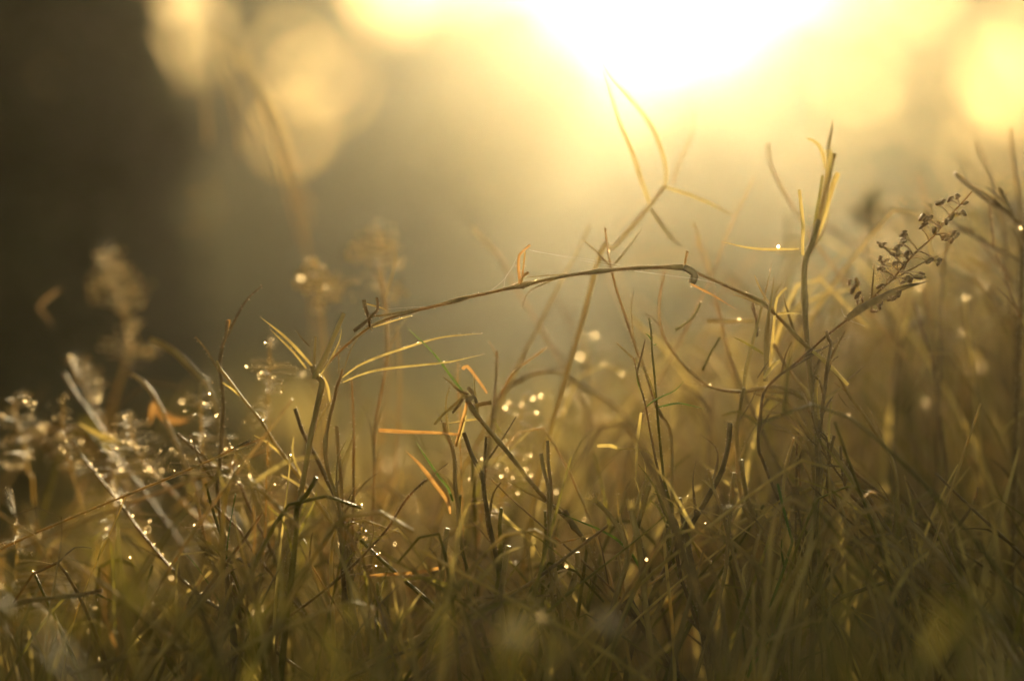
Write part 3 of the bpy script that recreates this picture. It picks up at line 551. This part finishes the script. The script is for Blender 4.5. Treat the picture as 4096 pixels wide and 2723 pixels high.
  ([('F',790,1250),('F',770,1400),('F',768,1560),('I',780,160)], .9, (14,22), 'straight thin stalk low left of the tall cut stalk', 'dark'),
  ]):
    cat = 'grass leaf' if ' leaf ' in lab[:24] or 'blade' in lab else 'grass stalk'
    nm = 'grass_leaf' if cat == 'grass leaf' else 'grass_stalk'
    p = Plant(nm, lab, cat)
    up = world(pts[0][0], pts, d); lev = abs(up[-1].z-up[-2].z) < .45*abs(up[-1].x-up[-2].x)
    p.stem(pts[0][0], pts, d, w, mt, name='culm', root=not lev and 'leaf' not in lab[:30] and 'stub' not in lab, node=((random.uniform(.3,.7), .3),), dew=0 if (d if not isinstance(d, tuple) else d[0]) > 4 else 5)
    if 'rusty leaf tip' in lab: p.leaf('D', [(1392,770),(1412,700),(1425,640),(1432,592)], 1, 36, 'orange', .8, 'flare', base=.4)
    if 'torn brown leaf' in lab: p.leaf('I', [(770,500),(760,430),(745,350)], .5, 70, 'dark', .8, 'cut')
    p.done()
# the blurred forked stalk near the glow
Plant('grass_stalk', 'soft golden forked stalk with long curved leaves standing against the glow', 'grass stalk') \
  .stem('B', [(2130,1165),(2060,1260),(1960,1380),(1880,1470),(1800,1560),('E',1760,120),('E',1700,260),('E',1640,500)], 3.6, (20,42), 'blade', name='culm', hair=0) \
  .leaf('B', [(2128,1165),(2138,1080),(2100,920),(2030,770),(1900,600),(1790,470),(1715,320)], (3.6,4.6), 30, 'blade', .55) \
  .leaf('B', [(2035,1280),(1980,1130),(1920,950),(1840,750),(1775,520),(1740,400)], (3.6,4), 32, 'blade', .5) \
  .leaf('B', [(2130,1170),(2195,1190),('C',100,1220),('C',260,1290),('C',380,1360)], 3.4, 26, 'blade', .5).leaf('B', [(2045,1310),(2100,1390),(2195,1510),('C',60,1545)], 3.6, 38, 'straw', .5).done()
# ---- level and crossing straws that rest on others
Plant('fallen_straw', 'level spotted straw lying between the low tuft and the jointed stalk', 'straw', None).leaf('H', [(745,850),(650,880),(500,900),(380,905),(280,915)], -.4, 36, 'orange', .6, 'cut').done()
Plant('fallen_straw', 'thin level straw lying across the stalks below centre', 'straw', None).stem('H', [(930,1045),(1100,1045),(1280,1035),(1460,1030)], .2, (16,14), 'dark', root=False).done()
Plant('fallen_straw', 'short brown straw lying level near the lower right fork', 'straw', None).stem('I', [(980,1085),(1080,1030),(1200,990),(1330,945)], 0, (30,24), 'dark', root=False).done()
Plant('fallen_straw', 'rising straw leaning on the stalks at the lower centre right', 'straw', None).stem('I', [(20,830),('H',2100,920),('H',2030,960)], .3, (18,12), root=False).done()
Plant('fallen_straw', 'thin beaded straw slanting down right low at the right edge', 'straw', None).stem('I', [(1330,520),(1500,555),(1700,580),(1950,630),(2150,670)], 3, (16,22), 'blade', root=False, dew=6).done()
Plant('fallen_straw', 'bent straw joining the split stalks low right of centre', 'straw', None).stem('H', [(1460,705),(1540,685),(1660,655),(1715,660)], .2, (16,14), 'straw', root=False).done()
# green blade along the slanting stalk, the frayed stalk
Plant('grass_leaf', 'long green blade sloping down right below centre to the frayed stalk', 'grass leaf').leaf('H', [(1980,880),(1940,800),(1850,700),(1740,630),(1600,570),(1440,500)], .1, 26, 'green', .6, dew=6).done()
fr = Plant('frayed_stalk', 'crooked stalk with a frayed tassel-like cut end below centre right', 'grass stalk').stem('H', [(1700,440),(1760,500),(1830,590),(1880,690),(1895,780),(1870,900),(1820,1050),(1790,1180),(1770,1300)], 0, (30,54), 'straw', hair=1.0, name='culm', dew=6)
for k in range(15):
    a = random.uniform(-2.7, -.5) if k else -1.5; l = random.uniform(45, 90)
    fr.leaf('H', [(1700,455),(1700+l*.5*math.cos(a),450+l*.5*math.sin(a)),(1700+l*math.cos(a)-10,452+l*math.sin(a)+8)], random.uniform(-.3,.3), 9, 'blade', .6, name='frayed_fibre', hair=1)
fr.leaf('H', [(1900,680),(1880,620),(1850,545)], -.1, 18, 'blade', .5).done()
fr = Plant('frayed_stalk', 'short stalk with a brush-like bright cut end beside the slanting split straw', 'grass stalk').stem('H', [(1920,480),(1930,540),(1945,600),(1965,700),(1985,850),(2000,1000)], 0, (44,28), 'straw', hair=.8, name='culm')
for k in range(7): fr.leaf('H', [(1900+k*7,500),(1893+k*8,460),(1886+k*9+random.uniform(-6,6),432-8*(k%3))], -.1, 10, 'blade', .6, name='frayed_fibre', hair=1)
fr.done()
Plant('grass_stalk', 'hair-thin stalk with a seed bead between the two frayed ends', 'grass stalk').stem('H', [(1832,385),(1836,480),(1845,560),(1862,610)], 0, (9,7), root=False).seeds('H', [(1832,395)], 0, (16,6), (0,1)).done()
Plant('grass_tuft', 'low dark tuft with two pointed sheaths at the bottom right of centre', 'grass tuft').stem('H', [(1895,1035),(1920,1090),(2000,1230),(2100,1380),(2190,1500)], .2, (60,40), 'dark', name='culm').leaf('H', [(1910,1060),(1960,1130),(2030,1240)], 0, 34, 'blade', .5, 'cut').leaf('H', [(1640,1080),(1655,1000),(1668,920)], 0, 22, 'olive', .5, dew=4).leaf('H', [(1650,1080),(1680,1010),(1698,960)], 0, 18, 'olive', .5).done()
# spider threads
def thread(label, t, pts, d, w=.000022, beads=8):
    q = spline(world(t, pts, d)); mb = MB(); mb.tube(q, [w]*len(q), 5)
    for _ in range(beads): mb.blob(random.choice(q), Vector((0, 0, 1)), random.uniform(3, 6)*1e-5, random.uniform(3, 6)*1e-5, 6, 5)
    tag(mb.build('spider_thread', M['silk']), label, 'spider thread', 'spider threads strung along the arching stalk')
thread('long spider thread from the orange-tipped stub to the arch, the upper one', 'E', [(1280,155),(1350,172),(1600,208),(1850,250)], 0)
thread('spider thread just below the long one above the arch', 'E', [(1300,160),(1530,206),(1680,235),(1830,265)], .1)
thread('spider thread falling left from the orange-tipped stub to the arch', 'E', [(1205,200),(1170,270),(1135,320),(1122,385)], 0)
thread('slack spider thread left of the stub sagging onto the arch', 'E', [(1190,250),(1110,355),(1045,405)], .1, beads=4)
thread('spider thread above the left end of the arch', 'E', [(395,527),(500,518),(640,510)], 0)
thread('bright spider thread under the top of the arch', 'E', [(1940,289),(2010,297),(2075,305)], -.1, .00005, 2)
thread('spider thread under the bend of the arch', 'E', [(2075,305),(2195,322),('F',120,335),('F',300,372)], 0)
thread('spider thread near the foot of the sharp sheath leaf', 'F', [(1050,525),(1080,585),(1200,635)], -.2, beads=2)
# ---- blurred seed heads and dewy plants
def plume(name, label, t, centers, stalk, d, n, size, w, mat='husk', cat='seed head', sp=1.2, dew=0, hang=0):
    p = Plant(name, label, cat, None).stem(t, stalk, d, w, 'straw', hair=0, name='culm')
    q = spline(world(t, stalk, d)); lst = []; mb = MB()
    for cx, cy, rr, k in centers:
        for _ in range(int(n*k)):
            a = random.random()*6.28; r = rr*1.25*math.sqrt(random.random()); x, y = cx+r*math.cos(a), cy+r*math.sin(a)
            c = at(t, x, y, d+random.uniform(-sp, sp)); ax = Vector((random.gauss(0, .6), random.gauss(0, .5), 1-hang*2))
            mb.blob(c, ax, size*MM*.9*random.uniform(.7, 1.3), size*MM*.35, 6, 6, 0)
            if random.random() < dew: mb.drop(c+Vector((0, .0003, size*MM*.5)), random.uniform(.7, 2.3)*1e-4, 1)
            if random.random() < .6:
                j = min(q, key=lambda u: (u-c).length+(.6*(u.z-c.z) if u.z > c.z else 0)); s = spline([j, j.lerp(c, .5)+Vector((0, 0, .0005)), c], .004); mb.tube(s, [.00008]*len(s), 4)
    p.parts.append(('spikelets', mb, [M[mat], M['dew']]))
    return p.done()
plume('seed_head', 'fluffy pale blurred seed head standing before the dark tree at the left', 'D', [(700,220,90,1),(640,400,90,1),(760,340,90,.8),(800,480,80,.9),(870,420,80,.6),(820,640,70,.9),(860,800,60,.6),(960,790,40,.4),(680,300,90,.8),(700,760,60,.4)], [(690,180),(700,330),(760,480),(800,640),(800,800),(760,960),(700,1150),(690,1400)], 11, 24, 17, (8, 18), 'fluff', dew=.1, sp=2.5)
plume('seed_head', 'blurred golden seed head rising behind the left end of the arch', 'E', [(350,60,80,1),(270,110,80,1),(400,130,70,.9),(430,200,60,.6),(160,180,50,.5),(250,200,90,.7),(340,180,90,.8),(470,420,40,.4),(330,350,50,.5),(400,430,50,.4)], [(350,40),(352,160),(352,280),(370,430),(392,620),(400,900),(370,1200)], 8, 24, 15, (8, 18), 'fluff', dew=.06, sp=2.2)
plume('seed_head', 'brushy pale orange blurred seed head left of the arch', 'D', [(1950,280,50,1),(1900,360,60,1),(1990,340,70,1),(2080,370,70,.8),(2050,440,80,.8),(2170,400,80,.7),(2000,500,40,.4),(1960,230,25,.5)], [(1950,200),(1990,330),(2010,480),(2030,700),(2040,1000),(2030,1400)], 7, 28, 15, (8, 18), 'fluff', dew=.05, sp=2)
plume('seed_head', 'sparkling out-of-focus seed head below and right of the central knot', 'E', [(1180,1330,110,1),(1080,1450,90,1),(1190,1480,90,1),(1240,1390,80,.8),(1270,1120,60,.4),(1150,1180,60,.5),(1320,1080,30,.25),(1310,1170,25,.25),(920,1380,50,.5),(1240,1500,70,.6)], [(1250,1060),(1230,1200),(1190,1340),(1140,1470),('H',1140,200),('H',1110,420),('H',1080,700)], 4, 14, 16, (8, 20), dew=.35)
plume('seed_head', 'small drooping sparkling seed head under the slanting stalk', 'H', [(1150,330,60,.7),(1240,330,60,.8),(1100,250,50,.6),(1140,430,60,.5),(950,300,40,.4),(960,460,40,.5),(1000,520,40,.3)], [(1170,200),(1140,330),(1110,430),(1090,600),(1080,800)], 3, 12, 16, (8, 16), dew=.3, hang=1)
plume('seed_head', 'bristly bright seed clump low at the left of the spotted straw', 'H', [(220,740,90,1),(270,660,70,.6),(170,620,60,.5),(300,840,70,.7),(230,900,60,.6),(350,640,40,.3)], [(230,600),(230,750),(220,900),(200,1100)], .6, 14, 14, (8, 14), dew=.3, hang=.5)
plume('seed_head', 'glinting seed plume with bent rings of light at the right edge', 'F', [(1690,650,80,.6),(1780,740,90,.7),(1850,840,90,.7),(1650,1180,80,.5),(1750,600,80,.4)], [(1680,560),(1760,720),(1830,880),(1820,1100),(1780,1400)], -8, 9, 18, (10, 20), dew=.9)
plume('seed_head', 'hazy olive seed head above and left of the sharp one', 'C', [(1230,1250,50,1),(1200,1340,50,1),(1220,1420,40,.6),(1260,1320,40,.6)], [(1235,1180),(1220,1330),(1210,1480),('F',1200,200),('F',1180,600)], 18, 26, 40, (10, 20), 'olive', sp=3)
for j, (lab, cs, st, d, dn) in enumerate([
  ('dewy sparkling sprig at the far left edge', [(80,1130,50,.5),(180,1090,40,.5),(70,1220,60,.7),(220,1250,60,.7),(290,1275,30,.6),(60,1380,60,.6),(80,1470,60,.6),(150,1400,70,.7)], [(80,1080),(110,1230),(160,1400),(180,1560),('G',200,280),('G',220,500)], 6, 1),
  ('dewy sparkling sprig with the two brightest beads of light', [(395,1080,30,.4),(390,1200,50,.6),(395,1340,30,.9),(330,1330,60,.7),(480,1320,50,.6),(360,1430,80,1),(450,1450,70,.8),(530,1480,60,.7)], [(395,1070),(395,1250),(420,1400),(450,1540),('G',480,220),('G',500,420)], 5, 1),
  ('dewy sparkling sprig with pale bells behind the slanting leaves', [(440,840,30,.5),(490,940,60,.7),(540,860,40,.5),(600,930,60,.7),(640,1000,50,.5),(580,1080,50,.6),(650,1230,40,.5)], [(440,830),(500,950),(570,1080),(640,1230),(700,1400),('G',720,100)], 8, .6),
  ('dense dewy sprig in the middle of the left grass', [(760,1210,60,.7),(830,1240,60,.7),(880,1300,80,.9),(790,1350,80,.9),(700,1340,70,.7),(980,1400,80,.8),(860,1420,90,.9),(940,1500,80,.8)], [(800,1180),(830,1320),(880,1450),('G',950,100),('G',1000,300)], 5, .6),
  ('dewy sprig beside the rusty-tipped stalk', [(1180,1130,60,.6),(1320,1110,50,.6),(1360,1230,60,.6),(1300,1000,50,.4),(1290,1380,70,.7),(1180,1400,80,.7),(1440,1370,50,.5),(1150,1500,80,.7),(1480,1480,70,.6)], [(1250,1000),(1260,1200),(1270,1400),('G',1280,100),('G',1290,420)], 4, .5),
  ('upright glinting sprig left of the left tuft', [(1690,740,30,.5),(1670,900,60,.8),(1680,980,50,.8),(1580,900,40,.4),(1740,1020,50,.5),(1650,1150,60,.6),(1590,1200,60,.6),(1860,900,50,.4)], [(1690,720),(1690,900),(1680,1100),(1680,1300),(1690,1540)], 3.5, .4),
  ('low dewy sprig among brown leaves at the left', [(700,250,80,.8),(640,200,80,.7),(880,230,60,.6),(930,280,50,.6),(740,360,60,.6),(560,420,50,.5),(720,460,60,.7),(800,470,50,.6),(960,570,60,.4),(600,620,80,.6)], [(700,150),(720,320),(720,480),(700,700)], 5, .7),
  ('dewy sprig low in the bottom left corner', [(120,620,40,.6),(210,650,40,.7),(40,700,40,.5),(60,1000,60,.6),(110,1110,50,.5),(160,740,50,.5),(350,880,60,.5),(450,920,60,.5),(540,1050,60,.5),(30,400,60,.4)], [(100,540),(110,700),(100,900),(90,1150)], 3, .7),
  ('dewy sprig at the foot of the rusty-tipped stalk', [(1450,310,40,.6),(1500,190,50,.6),(1120,220,60,.7),(1230,250,40,.5),(1240,590,50,.5),(1200,640,50,.4),(1350,640,50,.5),(1710,400,50,.6),(1720,330,40,.5)], [(1480,150),(1440,330),(1400,520),(1380,760)], 3, .8)]):
    plume('dewy_sprig', lab, 'D' if j < 6 else 'G', cs, st, d, 24, 11, (9, 16), 'fluff' if j % 2 else 'husk', cat='dewy sprig', sp=3.2, dew=.08+.14*dn)
# dewy slanting stalk at the lower left
Plant('grass_stalk', 'long dewy stalk slanting down right through the lower left, bright beads on its upper side', 'grass stalk').stem('G', [(440,60),(500,140),(560,220),(650,330),(750,450),(850,590),(920,680),(1010,790),(1090,880),(1220,1000),(1330,1085),(1460,1175),(1560,1260)], (3,.6), (16,24), 'dark', hair=0, dew=0, name='culm').done()
q = spline(world('G', [(560,220),(650,330),(750,450),(920,680),(1010,790),(1090,880),(1220,1000),(1330,1085),(1460,1175)], (2.6,.9)))
mbd = MB()
for k in range(26):
    p = q[int(len(q)*random.random()**.8)]; mbd.drop(p+Vector((.0004, 0, .0006)), random.uniform(1.0, 2.4)*1e-4)
o = mbd.build('dew_beads', M['dew']); tag(o, 'string of bright dew beads along the long slanting stalk', 'dew', kind='stuff')
for lab, pts, d, w, mt in [
  ('blurred arching stalk over the left dewy grass', [('D',940,720),('D',1010,745),('D',1100,800),('D',1200,900),('D',1280,990),('D',1340,1120),('D',1390,1300)], 5, (40,34), 'straw'),
  ('blurred bowed stalk below the arching one at the left', [('D',815,930),('D',900,985),('D',970,1080),('D',1030,1200),('D',1090,1340),('D',1150,1480)], 4, (26,26), 'straw'),
  ('blurred slanting stalk through the left dewy grass', [('D',400,930),('D',470,1050),('D',560,1170),('D',640,1290),('D',720,1420)], 6, (22,26), 'dark'),
  ('brown blurred leaf bent like an elbow at the far left', [('D',330,640),('D',300,580),('D',250,520),('D',300,460),('D',380,400)], 9, (30,32), 'husk_brown'),
  ('rusty blurred leaf lying level at the left', [('D',1190,1215),('D',1120,1220),('D',1050,1200),('D',990,1150)], 6, (50,80), 'orange'),
  ('rusty blurred leaf standing at the left', [('D',940,1250),('D',960,1170),('D',975,1110)], 6, (30,50), 'orange'),
  ('pale pointed blurred leaf at the left', [('D',490,1240),('D',560,1290),('D',660,1340),('D',760,1370)], 4, (20,60), 'blade'),
  ('dark blurred stalk leaning left in the left grass', [('D',1110,1310),('D',1230,1410),('D',1330,1500),('G',1500,330),('G',1560,470)], 2, (18,24), 'dark'),
  ('brown blurred stalk low in the left corner', [('G',660,1000),('G',655,1150),('G',690,1280),('G',740,1420)], -3, (40,44), 'orange'),
  ('blurred dark straw level in the bottom left', [('G',640,1000),('G',400,1040),('G',200,1060),('G',50,1100)], -2, (24,30), 'dark'),
  ('blurred dark straw rising right in the bottom left', [('G',1250,1340),('G',1050,1380),('G',850,1400),('G',650,1460),('G',450,1520)], -2.5, (30,34), 'dark'),
  ('dark blunt-ended stalk left of centre', [('G',1985,290),('G',1930,390),('G',1860,480),('G',1860,600),('G',1840,800)], -1, (30,56), 'olive'),
  ('slim upright stalk low left, slightly blurred', [('G',1550,170),('G',1585,400),('G',1595,700),('G',1560,1000)], -2, (8,32), 'straw'),
  ('rim-lit pale stalk standing left', [('G',1680,60),('G',1670,300),('G',1665,560),('G',1640,900),('G',1600,1200)], -1.2, (10,32), 'straw'),
  ('thin bent stalk low left', [('G',1290,330),('G',1330,480),('G',1380,640),('G',1430,800)], .6, (18,30), 'olive'),
  ('thin pointed leaf low left', [('G',1478,390),('G',1455,520),('G',1430,680),('G',1420,780)], .4, (8,26), 'green'),
  ('soft blue-grey stalk low left', [('G',1230,380),('G',1270,600),('G',1320,800),('G',1380,950)], 1.5, (20,26), 'straw'),
  ('slanting stalk low left behind the thin pointed leaf', [('G',1300,430),('G',1400,520),('G',1500,620),('G',1580,740)], 1.2, (16,26), 'dark')]:
    p = Plant('grass_leaf' if ' leaf' in lab else 'grass_stalk', lab, 'grass leaf' if ' leaf' in lab else 'grass stalk')
    if mt in ('orange', 'blade', 'husk_brown'): p.leaf(pts[-1][0], pts[::-1], d, w[1], mt, .7, base=.5, hair=0)
    else: p.stem(pts[0][0], pts, d, w, mt, name='culm', root='level' not in lab and 'elbow' not in lab and 'straw rising' not in lab)
    p.done()
# tall blurred plume between the dark tree and the bush
p = Plant('tall_plume_grass', 'tall drooping plume grass, heavily blurred, left of centre', 'tall grass', None).stem('V', [(470,60),(540,110),(600,210),(650,330),(690,470),(715,640),(730,860),(735,1100)], 14, (8, 18), hair=0, name='culm')
for a, b, c, e in [((540,110),(580,150),(640,300),(690,480)), ((540,120),(600,200),(660,330),(715,520)), ((520,100),(560,170),(600,260),(640,400)), ((500,80),(520,160),(540,240),(560,350)), ((480,70),(500,150),(560,235),(600,320)), ((560,140),(620,240),(680,400),(720,480)), ((430,40),(440,130),(470,220),(480,330)), ((600,210),(640,330),(660,430),(700,560))]:
    p.stem('V', [e, c, b, a], (17, 14), (15, 5), 'straw', root=False, hair=0, name='drooping_branch', sides=5)
p.done()
# ---- the rest of the meadow: grass no one could count
def ztop(y, D): return CAM_H-(y-784)/2359*.36*D
def interp(x, tab):
    for (a, u), (b, v) in zip(tab, tab[1:]):
        if x <= b: return u+(v-u)*max(0, (x-a))/(b-a)
    return tab[-1][1]
def meadow(name, n, drange, top, mats, jitter, wid, kind=(.5, .5), bead=.0, power=1.0, xr=(-150, 2510), lean=.22, zmax=.24, skip=()):
    mb = MB(); ms = [M[m] for m in mats]+[M['dew']]
    for _ in range(n):
        D = drange[0]+(drange[1]-drange[0])*random.random()**power
        xv = random.uniform(*xr); yv = interp(xv, top)+abs(random.gauss(0, jitter))*(.9 if random.random() < .85 else -.7)
        z = ztop(yv, D)
        if z < .012: continue
        z = min(z, zmax*random.uniform(.8, 1))
        tip = Vector(((xv/2359-.5)*.36*D, D, z))
        ln = random.gauss(0, lean); b = Vector((tip.x-z*ln, D+random.gauss(0, .25)*z, -.004))
        mid = b.lerp(tip, .55)+Vector((-ln*z*.15+random.gauss(0, .05)*z, 0, z*.04))
        P = [b, mid, tip]
        r = random.random(); w = wid*random.uniform(.5, 1.5); mi = random.randrange(len(mats))
        if random.random() < .35:
            P.append(tip+Vector((math.copysign(z*random.uniform(.05, .2), ln), 0, -z*random.uniform(-.02, .15))))
        q = spline(P, .006, 14)
        if r < kind[0]:
            mb.tube(q, [w*(1.25-.8*i/len(q)) for i in range(len(q))], 5, mi)
            for _k in range(random.randrange(0, 4)):
                j = random.randrange(len(q)//3, len(q)); s = q[j]; e = s+Vector((random.uniform(-1, 1), random.uniform(-.6, .6), random.uniform(.1, 1)))*random.uniform(.008, .03)
                qq = spline([s, s.lerp(e, .5)+Vector((0, 0, .002)), e], .006, 8); mb.ribbon(qq, [w*1.0*(1-.85*i/len(qq)) for i in range(len(qq))], mi, random.uniform(.2, .9))
        else:
            mb.ribbon(q, [w*1.8*min(1, .5+2*i/len(q))*(1-(i/len(q))**2*.9) for i in range(len(q))], mi, random.uniform(.15, .95), .35, random.gauss(0, .6))
        if random.random() < bead:
            for _k in range(random.randrange(1, 5)):
                j = random.randrange(len(q)//2, len(q)); rr = random.uniform(.8, 2.4)*1e-4
                mb.drop(q[j]+Vector((0, 0, w)), rr, len(mats))
    tag(mb.build(name, ms), kind='stuff')
TOPB = [(-200, 1180), (350, 1130), (700, 1040), (1100, 1080), (1300, 960), (1450, 820), (1700, 740), (2000, 700), (2359, 620), (2500, 600)]
meadow('grass', 700, (.77, 1.25), TOPB, ['straw', 'dark', 'olive', 'blade'], 150, .0007, (.6, .4), .2, 1.3, lean=.38)
meadow('grass', 700, (1.25, 3.2), [(-200, 900), (500, 880), (1100, 900), (1300, 840), (1700, 780), (2359, 720), (2500, 700)], ['straw', 'olive', 'blade'], 90, .0012, (.4, .6), .0, 1.2, zmax=.11)
meadow('grass', 1600, (3.2, 12), [(-200, 830), (2500, 800)], ['straw', 'olive', 'blade'], 30, .003, (.3, .7), .0, 1.0, zmax=.08)
meadow('grass', 380, (.66, .77), [(-200, 1330), (450, 1270), (700, 1160), (1200, 1230), (1500, 1150), (2000, 1100), (2500, 1100)], ['straw', 'dark', 'olive', 'blade'], 150, .0006, (.6, .4), .25, lean=.5)
meadow('grass', 90, (.50, .64), [(-200, 1330), (500, 1330), (900, 1380), (1500, 1350), (2000, 1420), (2500, 1330)], ['olive', 'dark', 'olive'], 90, .0008, (.3, .7), .12)
meadow('grass', 12, (.34, .46), [(-200, 1460), (500, 1430), (1500, 1430), (2500, 1480)], ['olive', 'straw', 'olive'], 50, .0011, (.1, .9), .0)
meadow('grass', 240, (.735, .97), [(-200, 1250), (500, 1200), (760, 1010), (1100, 1010), (1350, 900), (1600, 760), (1900, 700), (2150, 640), (2359, 540), (2500, 500)], ['straw', 'blade', 'dark', 'straw'], 130, .00042, (.75, .25), .25, lean=.25)
meadow('grass', 60, (.76, 1.1), [(1900, 600), (2200, 500), (2359, 420), (2600, 400)], ['dark', 'straw', 'olive'], 120, .0008, (.6, .4), .1, xr=(1950, 2560), lean=.12, zmax=.3)
# short litter on the soil
mb = MB()
for _ in range(2600):
    D = random.uniform(.3, 1.6); x = random.uniform(-.25, .25)*D*1.2; z = random.uniform(.0, .02)
    a = random.random()*6.28; l = random.uniform(.006, .03); c = Vector((x, D, z)); e = Vector((math.cos(a)*l, math.sin(a)*l, random.uniform(-.2, .5)*l))
    mb.ribbon([c-e, c, c+e], [.0005, .0008, .0003], random.randrange(2), random.random())
tag(mb.build('grass_litter', [M['straw'], M['dark']]), kind='stuff')
# ---- the golden morning haze
def haze():
    mb = MB(); x0, x1, y0, y1, z0, z1 = -12.5, 12.5, -3.5, 16.5, -1.2, 5.6
    vs = [Vector((x, y, z)) for z in (z0, z1) for y in (y0, y1) for x in (x0, x1)]
    mb.add(vs, [(0, 2, 3, 1), (4, 5, 7, 6), (0, 1, 5, 4), (2, 6, 7, 3), (0, 4, 6, 2), (1, 3, 7, 5)])
    m = bpy.data.materials.new('haze'); m.use_nodes = True; n = m.node_tree; n.nodes.clear()
    o = n.nodes.new('ShaderNodeOutputMaterial'); v = n.nodes.new('ShaderNodeVolumePrincipled')
    v.inputs['Color'].default_value = (.99, .92, .70, 1); v.inputs['Density'].default_value = HAZE_DENSITY; v.inputs['Anisotropy'].default_value = HAZE_G
    n.links.new(v.outputs[0], o.inputs['Volume'])
    tag(mb.build('haze', m), kind='stuff')
haze()
